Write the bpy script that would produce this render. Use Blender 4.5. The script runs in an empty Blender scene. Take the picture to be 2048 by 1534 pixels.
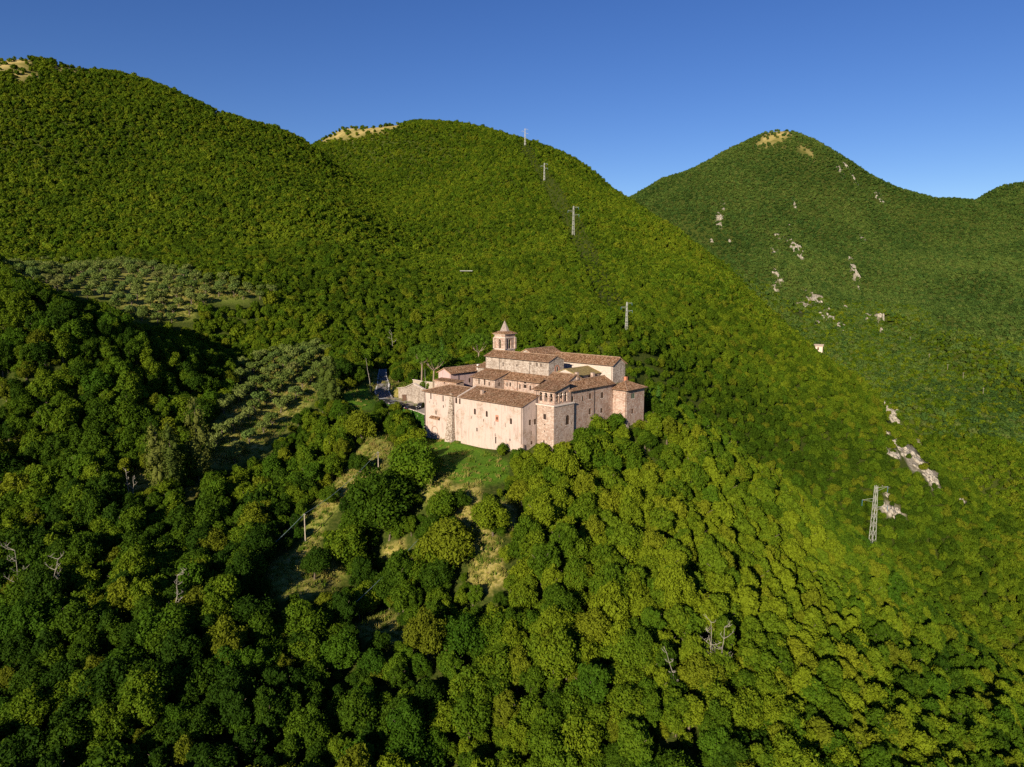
import bpy, math, random
import numpy as np
from mathutils import Vector, Matrix

R = math.radians
random.seed(11)
rng = np.random.default_rng(11)
scene = bpy.context.scene
COL = scene.collection

# ------------------------------------------------------------------ camera, sky, sun, exposure
HC = 43.0                       # camera height above the foot of the abbey's front corner
PITCH = R(8.0)
FPX = 1420.0                    # focal length in pixels of a 2048 px wide frame
cam = bpy.data.cameras.new('camera')
cam.sensor_width = 36.0
cam.lens = FPX / 2048 * 36.0
cam.clip_start = 1.0
cam.clip_end = 20000.0
cam_ob = bpy.data.objects.new('camera', cam)
cam_ob.location = (0, 0, HC)
cam_ob.rotation_euler = (R(90) - PITCH, 0, 0)
COL.objects.link(cam_ob)
scene.camera = cam_ob

SUN_DIR = Vector((-0.43, -0.903, 0)).normalized()     # towards the sun, in plan
SUN_EL = R(19)
world = bpy.data.worlds.new('World')
scene.world = world
world.use_nodes = True
wn = world.node_tree.nodes
wl = world.node_tree.links
bg = wn['Background']
sky = wn.new('ShaderNodeTexSky')
sky.sky_type = 'NISHITA'
sky.sun_disc = False
sky.sun_elevation = SUN_EL
sky.sun_rotation = math.atan2(SUN_DIR.x, SUN_DIR.y)
sky.altitude = 1500
sky.air_density = 1.0
sky.dust_density = 0.05
sky.ozone_density = 3.0
hsv = wn.new('ShaderNodeHueSaturation')
hsv.inputs['Hue'].default_value = 0.518
hsv.inputs['Saturation'].default_value = 1.22
wl.new(sky.outputs['Color'], hsv.inputs['Color'])
wl.new(hsv.outputs['Color'], bg.inputs['Color'])
bg.inputs['Strength'].default_value = 0.066
sun = bpy.data.lights.new('sun', 'SUN')
sun.energy = 5.0
sun.angle = R(0.53)
sun.color = (1.0, 0.88, 0.70)
sun_ob = bpy.data.objects.new('sun', sun)
d3 = Vector((SUN_DIR.x * math.cos(SUN_EL), SUN_DIR.y * math.cos(SUN_EL), math.sin(SUN_EL)))
sun_ob.rotation_euler = d3.to_track_quat('Z', 'Y').to_euler()
sun_ob.location = (-200, -300, 300)
COL.objects.link(sun_ob)
vs = scene.view_settings
vs.view_transform = 'Standard'
vs.look = 'None'
vs.exposure = 0.68
vs.gamma = 1.0
vs.use_curve_mapping = False
scene.render.engine = 'CYCLES'
scene.cycles.max_bounces = 5
scene.cycles.diffuse_bounces = 2
scene.cycles.transparent_max_bounces = 8
scene.cycles.use_denoising = False

# ------------------------------------------------------------------ survey helpers: photograph pixel -> place
cP, sP = math.cos(PITCH), math.sin(PITCH)
def ray(px, py):
    r = (px - 1024) / FPX
    d = (py - 767) / FPX
    return np.array([r, cP - d * sP, -sP - d * cP])
def aty(px, py, Y):
    D = ray(px, py)
    return D * (Y / D[1]) + np.array([0, 0, HC])
def atz(px, py, z):
    D = ray(px, py)
    return D * ((z - HC) / D[2]) + np.array([0, 0, HC])
def proj(x, y, z):
    z = z - HC
    f = y * cP - z * sP
    u = y * sP + z * cP
    f = np.where(f < 1, 1, f)
    return 1024 + FPX * x / f, 767 - FPX * u / f

# abbey plan axes: U along the long front wall (towards the viewer, right), V into the hill
AO = np.array([2.69, 179.19])
AU = np.array([0.7286, -0.6850])
AV = np.array([0.6850, 0.7286])
def ab(u, v):
    p = AO + AU * u + AV * v
    return float(p[0]), float(p[1])

# ------------------------------------------------------------------ terrain: thin-plate surface through surveyed points
CT = []      # x, y, z of ground
def cp(px, py, Y, drop=6.0):
    p = aty(px, py, Y)
    CT.append((p[0], p[1], p[2] - drop))
def wp(x, y, z):
    CT.append((x, y, z))
def up(u, v, z):
    x, y = ab(u, v)
    CT.append((x, y, z))
for a in [  # canopy points: pixel x, pixel y, forward distance
    # left hill
    (-150, 130, 660), (-60, 125, 680), (70, 113, 700), (170, 137, 705), (300, 168, 720), (430, 227, 740), (560, 268, 765), (600, 280, 775),
    (40, 250, 580), (300, 300, 590), (500, 300, 650), (150, 400, 480), (650, 400, 540), (420, 400, 500), (300, 480, 400), (80, 490, 390),
    (500, 480, 410), (650, 480, 430), (720, 420, 590), (-150, 300, 520), (-150, 450, 400), (790, 520, 470), (680, 560, 350), (600, 330, 690),
    # crease between the left and the middle hill
    (680, 335, 830), (770, 410, 690), (830, 490, 570), (900, 550, 450), (740, 370, 760),
    # middle hill
    (640, 275, 900), (720, 258, 900), (850, 243, 880), (950, 250, 870), (1040, 268, 850), (1160, 338, 800), (1260, 398, 760), (1340, 455, 680),
    (950, 320, 780), (850, 350, 780), (1000, 400, 650), (1150, 440, 620), (1100, 500, 480), (1250, 520, 520), (1000, 500, 490), (1100, 590, 360),
    (1250, 600, 390), (1350, 600, 420), (1330, 510, 570), (1450, 650, 420), (1400, 720, 340), (1550, 700, 410), (1480, 562, 540),
    (1000, 620, 320), (900, 640, 310), (800, 640, 310), (1640, 690, 460), (1730, 762, 410), (1830, 900, 350), (1760, 830, 375),
    (1950, 1010, 315), (2060, 1090, 290), (2200, 1200, 250), (1500, 830, 320), (1620, 900, 325), (1720, 1000, 300), (1850, 1120, 270),
    (1990, 1260, 235), (2120, 1400, 205), (1300, 700, 300), (1320, 780, 265),
    # behind the abbey
    (780, 720, 262), (900, 715, 265), (1250, 690, 290), (700, 690, 262), (600, 680, 270),
    # left foot
    (640, 620, 300), (480, 650, 285), (400, 690, 262), (620, 580, 330),
    # near left spur
    (-200, 530, 205), (-60, 540, 210), (60, 555, 212), (140, 590, 215), (270, 652, 215), (350, 705, 220), (420, 740, 222),
    (60, 680, 190), (200, 720, 195), (320, 780, 200), (60, 820, 178), (220, 860, 178), (-150, 700, 185), (-150, 900, 165),
    (100, 960, 158), (100, 1120, 132), (250, 1020, 153), (80, 1300, 108), (100, 1520, 88), (-150, 1200, 122), (-150, 1500, 92),
    (300, 1200, 120), (350, 1400, 98), (450, 1100, 142), (400, 1000, 160), (520, 960, 176), (600, 920, 188), (500, 1250, 120),
    # knoll below the abbey
    (700, 1160, 142), (800, 1150, 138), (650, 1350, 110), (900, 1250, 124), (850, 1450, 103), (600, 1530, 93), (1050, 1400, 106), (1000, 1525, 98),
    (1100, 1000, 155), (1150, 1150, 132), (1250, 1280, 115), (1300, 1520, 97), (1180, 910, 176), (1280, 900, 186), (1300, 1000, 160), (1400, 1140, 136),
    (1400, 930, 186), (1500, 1060, 168), (1600, 1250, 134), (1650, 1500, 106), (1700, 1170, 176), (1800, 1380, 140), (1900, 1530, 120),
    (1360, 845, 205), (1430, 872, 208), (1500, 918, 211), (1600, 985, 216), (1680, 1040, 220), (1750, 1090, 222), (1880, 1225, 205), (1980, 1340, 185),
    (2080, 1460, 160), (2200, 1560, 140), (1850, 1280, 175),
    # right valley and far mountain
    (1780, 690, 700), (1830, 660, 760), (1950, 720, 640), (2060, 790, 560), (2200, 860, 500), (1900, 850, 500), (2040, 920, 430), (1860, 780, 540), (2000, 850, 480),
    (1560, 272, 1500), (1500, 284, 1490), (1420, 315, 1480), (1330, 358, 1470), (1265, 400, 1460), (1180, 440, 1450), (1640, 300, 1500), (1700, 332, 1500), (1800, 383, 1540), (1890, 404, 1650),
    (1960, 390, 1600), (2050, 366, 1560), (2200, 330, 1500), (2400, 330, 1450),
    (1560, 400, 1290), (1540, 500, 1140), (1600, 600, 960), (1690, 650, 800), (1450, 430, 1230), (1380, 440, 1250), (1480, 540, 1050), (1700, 480, 1230), (1720, 580, 1050),
    (1800, 480, 1330), (1900, 470, 1350), (1920, 540, 1120), (1840, 600, 960), (2000, 480, 1250), (2040, 560, 1050), (2150, 520, 1100), (1950, 620, 880), (2080, 680, 760), (1780, 620, 900),
]:
    cp(*a)
for a in [  # bare ground points
    (250, 545, 338), (100, 548, 335), (400, 560, 330), (540, 595, 312), (250, 605, 292), (400, 610, 296), (280, 635, 282),
    (640, 715, 262), (540, 750, 240), (560, 800, 222), (650, 790, 226), (470, 850, 202), (420, 930, 182), (540, 890, 195), (330, 985, 165), (460, 780, 228), (600, 860, 208), (680, 870, 205),
    (900, 925, 174), (960, 1000, 156), (965, 1140, 137), (700, 955, 174), (600, 1110, 147), (755, 945, 176), (880, 985, 160), (750, 1260, 126), (640, 1165, 140), (790, 1030, 158), (880, 1315, 118),
    (715, 800, 222), (690, 830, 212), (740, 860, 200),
]:
    cp(*a, drop=0.0)
# road and parking terrace, foot of the abbey walls, court inside
for (px, py, z) in [(752, 740, 10.6), (776, 775, 7.4), (770, 798, 4.6), (800, 806, 4.0), (835, 815, 3.8)]:
    p = atz(px, py, z); wp(p[0], p[1], z - 0.25)
up(-41, -2.5, -3.0); up(-34, -1.5, -2.6); up(-28, -1, -1.0); up(-22, -1, -1.2); up(-12, -2, -1.6); up(0, -3, -1.2); up(7.5, 2, -0.6); up(9, 10, 1.5); up(9, 20, 2.6); up(13, 30, 2.5); up(14, 42, 2.8)
up(-30, 8, 2); up(-15, 8, 2); up(-20, 20, 5.5); up(-5, 22, 5.5); up(-45, 22, 8.6); up(0, 36, 6); up(-15, 40, 8.5); up(-35, 40, 10.5); up(10, 48, 3.0); up(5, 56, 4.0); up(20, 50, -1.5); up(-55, 32, 10); up(-52, 14, 7.0)
# hidden ground: valley behind the knoll, slopes behind the skylines, flats towards the viewer, an added ridge behind
for w in [(75, 262, -22), (110, 272, -48), (140, 262, -66), (165, 225, -86), (170, 180, -92), (60, 290, -10), (40, 275, 0),
          (-620, 900, 230), (-300, 900, 190), (-420, 1050, 190), (0, 1050, 200), (150, 1000, 140), (300, 900, 40), (420, 800, -20), (330, 650, -45), (300, 520, -70), (280, 420, -92), (380, 450, -96),
          (-250, 1150, 230), (-100, 1300, 150), (250, 1250, 110), (330, 1050, 40), (450, 1700, 250), (700, 1750, 260), (200, 1700, 150), (1100, 1850, 180), (1500, 1800, 220), (600, 2100, 150), (-300, 1700, 150), (-900, 1300, 200), (-900, 800, 240), (-700, 500, 170),
          (-500, 350, 110), (-320, 250, 70), (-330, 120, 60), (-240, 40, 40), (120, 40, -70), (250, 60, -105), (260, 200, -105), (360, 280, -110), (500, 350, -100), (700, 500, -60), (950, 800, 30), (1200, 1000, 90), (0, 20, -38), (-90, 40, -14), (-140, 20, 5), (-150, -60, 30), (-120, -120, 46), (-200, -110, 58), (-60, -140, 26), (0, -150, -10), (60, -130, -50), (-260, -60, 55), (-120, -250, 45), (-250, -250, 60),  # ridge behind-left of the camera is unseen, added to block sun from the hollow
          (-1400, 1000, 220), (1800, 1300, 200), (1800, 2400, 150), (-1400, 2400, 150), (0, 2500, 120), (1500, 600, 30), (900, 200, -90), (600, 0, -110), (-800, 0, 60), (-300, -160, 95), (300, -150, -100), (100, -300, -20)]:
    wp(*w)

CT = np.array(CT)
def tps_fit(P, lam):
    n = len(P)
    S = 100.0
    X = P[:, :2] / S
    d = np.hypot(X[:, None, 0] - X[None, :, 0], X[:, None, 1] - X[None, :, 1])
    K = np.where(d > 0, d * d * np.log(d + 1e-12), 0) + lam * np.eye(n)
    Q = np.c_[np.ones(n), X]
    A = np.block([[K, Q], [Q.T, np.zeros((3, 3))]])
    w = np.linalg.solve(A, np.r_[P[:, 2], 0, 0, 0])
    def f(x, y):
        x = np.asarray(x, float).ravel() / S
        y = np.asarray(y, float).ravel() / S
        out = np.empty(len(x))
        for i in range(0, len(x), 20000):
            xs, ys = x[i:i + 20000], y[i:i + 20000]
            r2 = (xs[:, None] - X[None, :, 0]) ** 2 + (ys[:, None] - X[None, :, 1]) ** 2
            k = 0.5 * r2 * np.log(r2 + 1e-12)
            out[i:i + 20000] = k @ w[:n] + w[n] + w[n + 1] * xs + w[n + 2] * ys
        return out
    return f
tps = tps_fit(CT, 0.004)

def vnoise(x, y, seed):
    """smooth value noise in -1..1"""
    g = np.random.default_rng(seed).random((64, 64)) * 2 - 1
    xi = np.floor(x).astype(int); yi = np.floor(y).astype(int)
    fx = x - xi; fy = y - yi
    fx = fx * fx * (3 - 2 * fx); fy = fy * fy * (3 - 2 * fy)
    a = g[xi % 64, yi % 64]; b = g[(xi + 1) % 64, yi % 64]; c = g[xi % 64, (yi + 1) % 64]; d = g[(xi + 1) % 64, (yi + 1) % 64]
    return (a * (1 - fx) + b * fx) * (1 - fy) + (c * (1 - fx) + d * fx) * fy
def relief(x, y):
    r = np.hypot(x, y)
    far = np.clip((r - 260) / 500, 0, 1)
    n = vnoise(x / 75, y / 75, 1) * 8.5 + vnoise(x / 30, y / 30, 2) * 1.2 + vnoise(x / 150, y / 150, 5) * 6 * far
    near = vnoise(x / 22, y / 22, 3) * 0.8 + vnoise(x / 9, y / 9, 4) * 0.25
    far2 = np.clip((r - 850) / 350, 0, 1)
    n = n - (np.abs(vnoise(x / 150 + .3 * y / 150, y / 330, 12)) - .3) * 34 * far2
    w = np.clip((r - 240) / 120, 0, 1)
    return n * (0.25 + 0.75 * far) * w + near * np.clip((r - 90) / 40, 0.3, 1) * (1 - w)

def in_poly(px, py, poly):
    px = np.asarray(px); py = np.asarray(py)
    c = np.zeros(px.shape, bool)
    n = len(poly)
    for i in range(n):
        x1, y1 = poly[i]; x2, y2 = poly[(i + 1) % n]
        if y1 == y2: continue
        c ^= ((y1 > py) != (y2 > py)) & (px < (x2 - x1) * (py - y1) / (y2 - y1) + x1)
    return c
class Grid:
    def __init__(s, x0, x1, y0, y1, h):
        s.x0, s.y0, s.h = x0, y0, h
        s.nx = int((x1 - x0) / h) + 1
        s.ny = int((y1 - y0) / h) + 1
        gx, gy = np.meshgrid(x0 + np.arange(s.nx) * h, y0 + np.arange(s.ny) * h)
        s.z = tps(gx, gy).reshape(s.ny, s.nx)
    def inside(s, x, y):
        return (x >= s.x0) & (x < s.x0 + (s.nx - 1) * s.h) & (y >= s.y0) & (y < s.y0 + (s.ny - 1) * s.h)
    def __call__(s, x, y):
        u = np.clip((x - s.x0) / s.h, 0, s.nx - 1.001); v = np.clip((y - s.y0) / s.h, 0, s.ny - 1.001)
        i = u.astype(int); j = v.astype(int); fu = u - i; fv = v - j
        z = s.z
        return (z[j, i] * (1 - fu) + z[j, i + 1] * fu) * (1 - fv) + (z[j + 1, i] * (1 - fu) + z[j + 1, i + 1] * fu) * fv
G_far = Grid(-1500, 1900, -500, 2500, 10)
G_near = Grid(-260, 280, 20, 420, 2.5)
def ground(x, y):
    x = np.asarray(x, float); y = np.asarray(y, float)
    z = np.where(G_near.inside(x, y), G_near(x, y), G_far(x, y))
    r = np.hypot(x, y)
    z = z + relief(x, y) * np.where(np.hypot(x - 5, y - 200) < 62, 0.15, 1)
    return z - np.clip(r - 2300, 0, 4000) * 0.06
def carve_shapes():
    L = [((758, 738, 11.0), (773, 738, 11.0)), ((755, 752, 9.6), (774, 752, 9.6)), ((753, 768, 8.0), (780, 768, 8.0)), ((748, 783, 6.2), (779, 781, 6.2)), ((752, 797, 4.6), (785, 793, 4.6))]
    out = []
    for (a, b), (c, d) in zip(L[:-1], L[1:]):
        q = [atz(*p) for p in (a, b, d, c)]
        out.append(([tuple(p[:2]) for p in q], q))
    q = [atz(x, y, 4.1) for x, y in ((752, 799), (785, 795), (800, 795), (830, 799), (851, 806), (851, 832), (832, 824), (790, 812))]
    out.append(([tuple(p[:2]) for p in q], q))
    return out
CARVE = carve_shapes()
ground0 = ground
def ground(x, y):
    z = ground0(x, y)
    x = np.asarray(x, float); y = np.asarray(y, float)
    near = (np.abs(x + 35) < 40) & (y > 185) & (y < 275)
    if near.any():
        for poly, q in CARVE:
            c = np.mean([p for p in poly], axis=0)
            big = [tuple(c + (np.array(p) - c) * (1 + 1.6 / np.linalg.norm(np.array(p) - c))) for p in poly]
            A = np.c_[[p[0] for p in q], [p[1] for p in q], np.ones(len(q))]
            k = np.linalg.lstsq(A, np.array([p[2] for p in q]), rcond=None)[0]
            m = near & in_poly(x, y, big)
            z = np.where(m, np.minimum(z, k[0] * x + k[1] * y + k[2] - .35), z)
    return z
SUMMIT = aty(1560, 264, 1500)
ground1 = ground
def ground(x, y):
    x = np.asarray(x, float); y = np.asarray(y, float)
    return ground1(x, y) + 5 * np.exp(-np.hypot(x - SUMMIT[0], y - SUMMIT[1]) / 70)
def gz(x, y):
    return float(ground(np.array([x]), np.array([y]))[0])
def hit(px, py, lift=0.0, y0=70.0):
    """where the sight line through a photograph pixel meets the ground (plus lift)"""
    D = ray(px, py)
    Y = np.concatenate([np.arange(y0, 500, 0.5), np.arange(500, 2400, 2.5)])
    t = Y / D[1]
    x = D[0] * t; z = HC + D[2] * t
    below = z < ground(x, Y) + lift
    k = int(np.argmax(below)) if below.any() else len(Y) - 1
    return float(x[k]), float(Y[k]), float(ground(x[k:k + 1], Y[k:k + 1])[0])


# ------------------------------------------------------------------ mesh, object and material helpers
def link(o, parent=None):
    COL.objects.link(o)
    if parent is not None: o.parent = parent
    return o
def tag(o, label=None, cat=None, group=None, kind=None):
    if label: o['label'] = label
    if cat: o['category'] = cat
    if group: o['group'] = group
    if kind: o['kind'] = kind
    return o
def empty(name, loc, rz=0.0, label=None, cat=None, group=None):
    o = bpy.data.objects.new(name, None)
    o.empty_display_size = 0.5
    o.location = loc
    o.rotation_euler = (0, 0, rz)
    link(o)
    return tag(o, label, cat, group)
def np_mesh(name, verts, faces, mats, mat_idx=None, smooth=False, attrs=None):
    """faces: (n,k) array of equal sided polygons"""
    me = bpy.data.meshes.new(name)
    verts = np.asarray(verts, np.float32); faces = np.asarray(faces, np.int32)
    n, k = faces.shape
    me.vertices.add(len(verts)); me.vertices.foreach_set('co', verts.ravel())
    me.loops.add(n * k); me.loops.foreach_set('vertex_index', faces.ravel())
    me.polygons.add(n)
    me.polygons.foreach_set('loop_start', np.arange(0, n * k, k, dtype=np.int32))
    for m in mats: me.materials.append(m)
    if mat_idx is not None: me.polygons.foreach_set('material_index', np.asarray(mat_idx, np.int32))
    if smooth: me.polygons.foreach_set('use_smooth', np.ones(n, bool))
    for nm, dom, typ, data in (attrs or []):
        a = me.attributes.new(nm, typ, dom)
        a.data.foreach_set('vector' if typ == 'FLOAT_VECTOR' else 'value', np.asarray(data).ravel())
    me.update(calc_edges=True)
    return me
class MB:
    """collects simple solids and builds them as one mesh object"""
    def __init__(s): s.v = []; s.f = []; s.uv = []
    def add(s, vs, fs, uvs=None):
        b = len(s.v); s.v += [tuple(p) for p in vs]; s.f += [tuple(b + i for i in f) for f in fs]
        s.uv += (uvs if uvs else [None] * len(fs))
    def box(s, x0, x1, y0, y1, z0, z1):
        s.add([(x0, y0, z0), (x1, y0, z0), (x1, y1, z0), (x0, y1, z0), (x0, y0, z1), (x1, y0, z1), (x1, y1, z1), (x0, y1, z1)],
              [(0, 3, 2, 1), (4, 5, 6, 7), (0, 1, 5, 4), (1, 2, 6, 5), (2, 3, 7, 6), (3, 0, 4, 7)])
    def bar(s, a, b, w, h=None):
        a = Vector(a); b = Vector(b); h = h or w
        d = (b - a).normalized()
        sx = d.cross(Vector((0, 0, 1)) if abs(d.z) < .95 else Vector((1, 0, 0))).normalized()
        sy = sx.cross(d)
        P = []
        for e in (a, b):
            for i, j in ((-1, -1), (1, -1), (1, 1), (-1, 1)): P.append(e + sx * (i * w / 2) + sy * (j * h / 2))
        s.add(P, [(3, 2, 1, 0), (4, 5, 6, 7), (0, 1, 5, 4), (1, 2, 6, 5), (2, 3, 7, 6), (3, 0, 4, 7)])
    def tube(s, pts, radii, n=7, caps=True):
        rings = []
        pts = [Vector(p) for p in pts]
        vs = []; fs = []
        for i, p in enumerate(pts):
            d = (pts[min(i + 1, len(pts) - 1)] - pts[max(i - 1, 0)]).normalized()
            sx = d.cross(Vector((0, 0, 1)) if abs(d.z) < .9 else Vector((1, 0, 0))).normalized(); sy = sx.cross(d)
            for k in range(n):
                a = 2 * math.pi * k / n
                vs.append(p + (sx * math.cos(a) + sy * math.sin(a)) * radii[i])
        for i in range(len(pts) - 1):
            for k in range(n):
                fs.append((i * n + k, (i + 1) * n + k, (i + 1) * n + (k + 1) % n, i * n + (k + 1) % n))
        if caps:
            fs.append(tuple(range(n))); fs.append(tuple(reversed(range((len(pts) - 1) * n, len(pts) * n))))
        s.add(vs, fs)
    def mesh(s, name, mat, smooth=False):
        me = bpy.data.meshes.new(name)
        me.from_pydata([tuple(p) for p in s.v], [], s.f)
        if any(u is not None for u in s.uv):
            uvl = me.uv_layers.new(name='UVMap')
            for p, u in zip(me.polygons, s.uv):
                for k, li in enumerate(p.loop_indices):
                    uvl.data[li].uv = u[k] if u is not None else (0, 0)
        for m in (mat if isinstance(mat, (list, tuple)) else [mat]): me.materials.append(m)
        if smooth: me.polygons.foreach_set('use_smooth', [True] * len(me.polygons))
        me.update()
        return me
    def build(s, name, mat, parent=None, smooth=False):
        return link(bpy.data.objects.new(name, s.mesh(name, mat, smooth)), parent)

class NT:
    def __init__(s, name):
        s.m = bpy.data.materials.new(name); s.m.use_nodes = True
        s.t = s.m.node_tree; s.n = s.t.nodes; s.l = s.t.links
        s.b = s.n['Principled BSDF']; s.out = s.n['Material Output']
    def node(s, t, **kw):
        n = s.n.new(t)
        for k, v in kw.items(): setattr(n, k, v)
        return n
    def put(s, sock, v):
        if isinstance(v, bpy.types.NodeSocket): s.l.new(v, sock)
        elif isinstance(v, tuple) and len(v) == 3 and sock.type == 'RGBA': sock.default_value = (*v, 1)
        else: sock.default_value = v
    def noise(s, vec, scale, detail=3, rough=.6):
        n = s.node('ShaderNodeTexNoise'); s.put(n.inputs['Scale'], scale); s.put(n.inputs['Detail'], detail); s.put(n.inputs['Roughness'], rough)
        if vec is not None: s.put(n.inputs['Vector'], vec)
        return n.outputs['Fac']
    def ramp(s, fac, *stops):
        n = s.node('ShaderNodeValToRGB'); s.put(n.inputs['Fac'], fac)
        e = n.color_ramp.elements
        while len(e) < len(stops): e.new(0.5)
        for i, (p, c) in enumerate(stops):
            e[i].position = p; e[i].color = (*c, 1) if len(c) == 3 else c
        return n.outputs['Color']
    def mix(s, fac, a, b, mode='MIX'):
        n = s.node('ShaderNodeMix', data_type='RGBA', blend_type=mode)
        s.put(n.inputs[0], fac); s.put(n.inputs[6], a); s.put(n.inputs[7], b)
        return n.outputs[2]
    def math(s, op, a, b=0.0, clamp=False):
        n = s.node('ShaderNodeMath', operation=op, use_clamp=clamp); s.put(n.inputs[0], a); s.put(n.inputs[1], b)
        return n.outputs[0]
    def attr(s, name, out='Fac'):
        return s.node('ShaderNodeAttribute', attribute_name=name).outputs[out]
    def obj(s): return s.node('ShaderNodeTexCoord').outputs['Object']
    def gen(s): return s.node('ShaderNodeTexCoord').outputs['Generated']
    def pos(s): return s.node('ShaderNodeNewGeometry').outputs['Position']
    def bump(s, h, strength, dist):
        n = s.node('ShaderNodeBump'); s.put(n.inputs['Height'], h); s.put(n.inputs['Strength'], strength); s.put(n.inputs['Distance'], dist)
        s.l.new(n.outputs['Normal'], s.b.inputs['Normal'])
    def done(s, col, rough=.85, spec=.2, metal=0.0):
        s.put(s.b.inputs['Base Color'], col); s.put(s.b.inputs['Roughness'], rough); s.put(s.b.inputs['Specular IOR Level'], spec); s.put(s.b.inputs['Metallic'], metal)
        return s.m
def plain(name, col, rough=.7, spec=.3, metal=0.0, var=.25, scale=3.0):
    t = NT(name)
    n = t.noise(t.obj(), scale)
    lo = tuple(c * (1 - var) for c in col); hi = tuple(min(1, c * (1 + var)) for c in col)
    return t.done(t.ramp(n, (.3, lo), (.7, hi)), rough, spec, metal)

# ---- foliage: colour drifts with the individual tree, with patches of hillside and from leaf clump to leaf clump
def leaf_mat(name, dark, mid, bright, trans=.22, patch=(.02, .5), zones=(), shift=.12):
    t = NT(name)
    oi = t.node('ShaderNodeObjectInfo')
    pn = t.noise(oi.outputs['Location'], patch[0], 3)
    k = t.math('ADD', t.math('MULTIPLY', oi.outputs['Random'], .75), t.math('MULTIPLY', t.math('SUBTRACT', pn, .5), 2.2 * patch[1]))
    k = t.math('ADD', k, t.math('MULTIPLY', t.math('SUBTRACT', t.attr('tint'), .5), .40))
    k = t.math('ADD', k, shift)
    for (cx, cy, rr, amt) in zones:          # kind of oak varies; sunlit spur and shaded hollows also put into leaf colour
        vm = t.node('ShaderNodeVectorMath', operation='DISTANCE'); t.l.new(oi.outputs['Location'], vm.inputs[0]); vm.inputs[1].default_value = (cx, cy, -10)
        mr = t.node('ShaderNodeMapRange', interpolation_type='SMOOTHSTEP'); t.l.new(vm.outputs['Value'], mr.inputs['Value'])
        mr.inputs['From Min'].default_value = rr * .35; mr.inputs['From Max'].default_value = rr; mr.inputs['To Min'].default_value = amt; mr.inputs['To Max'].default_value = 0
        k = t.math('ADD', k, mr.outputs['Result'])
    col = t.ramp(k, (.05, dark), (.5, mid), (.95, bright))
    # a few trees with a cooler or rusty cast
    r2 = t.math('FRACT', t.math('MULTIPLY', oi.outputs['Random'], 37.7))
    col = t.mix(t.math('MULTIPLY', t.math('GREATER_THAN', r2, .86), .45), col, (mid[0] * .75, mid[1] * 1.0, mid[2] * 1.2))
    col = t.mix(t.math('MULTIPLY', t.math('LESS_THAN', r2, .10), .5), col, (bright[0] * 1.15, bright[1] * .92, bright[2] * 1.2))
    t.done(col, .7, .06)
    tr = t.node('ShaderNodeBsdfTranslucent'); t.put(tr.inputs['Color'], t.mix(1.0, col, (1.15, 1.1, .45), 'MULTIPLY'))
    ms = t.node('ShaderNodeMixShader'); t.put(ms.inputs[0], trans)
    t.l.new(t.b.outputs[0], ms.inputs[1]); t.l.new(tr.outputs[0], ms.inputs[2]); t.l.new(ms.outputs[0], t.out.inputs['Surface'])
    return t.m
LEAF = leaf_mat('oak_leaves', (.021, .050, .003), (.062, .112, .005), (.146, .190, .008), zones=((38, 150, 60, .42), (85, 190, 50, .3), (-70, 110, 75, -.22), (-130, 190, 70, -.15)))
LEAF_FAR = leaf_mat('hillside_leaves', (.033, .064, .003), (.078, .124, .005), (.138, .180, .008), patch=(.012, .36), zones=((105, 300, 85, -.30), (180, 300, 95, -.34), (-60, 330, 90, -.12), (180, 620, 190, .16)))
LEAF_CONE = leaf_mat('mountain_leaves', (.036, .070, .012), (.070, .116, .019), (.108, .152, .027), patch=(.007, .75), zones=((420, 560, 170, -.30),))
LEAF_OLIVE = leaf_mat('olive_leaves', (.085, .125, .022), (.120, .160, .032), (.165, .195, .048), trans=.15)
LEAF_PINE = leaf_mat('pine_needles', (.050, .098, .006), (.070, .128, .008), (.095, .160, .011), trans=.15)
LEAF_CYP = leaf_mat('cypress_needles', (.040, .095, .010), (.055, .120, .013), (.075, .150, .018), trans=.15)
LEAF_POP = leaf_mat('poplar_leaves', (.055, .080, .012), (.080, .108, .016), (.110, .140, .022))
LEAF_IVY = leaf_mat('ivy_leaves', (.030, .075, .008), (.045, .110, .010), (.065, .140, .014), trans=.2)
LEAF_GRASS = leaf_mat('grass_blades', (.062, .125, .008), (.110, .160, .013), (.300, .255, .068), patch=(.10, .7), shift=.24)
BARK = plain('bark', (.13, .10, .07), .9, .1, var=.35, scale=2.0)
BARK_PALE = plain('bleached_wood', (.24, .215, .175), .85, .1, var=.3, scale=2.0)
BARK_PINE = plain('pine_bark', (.26, .19, .14), .9, .1, var=.3, scale=1.5)

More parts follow.
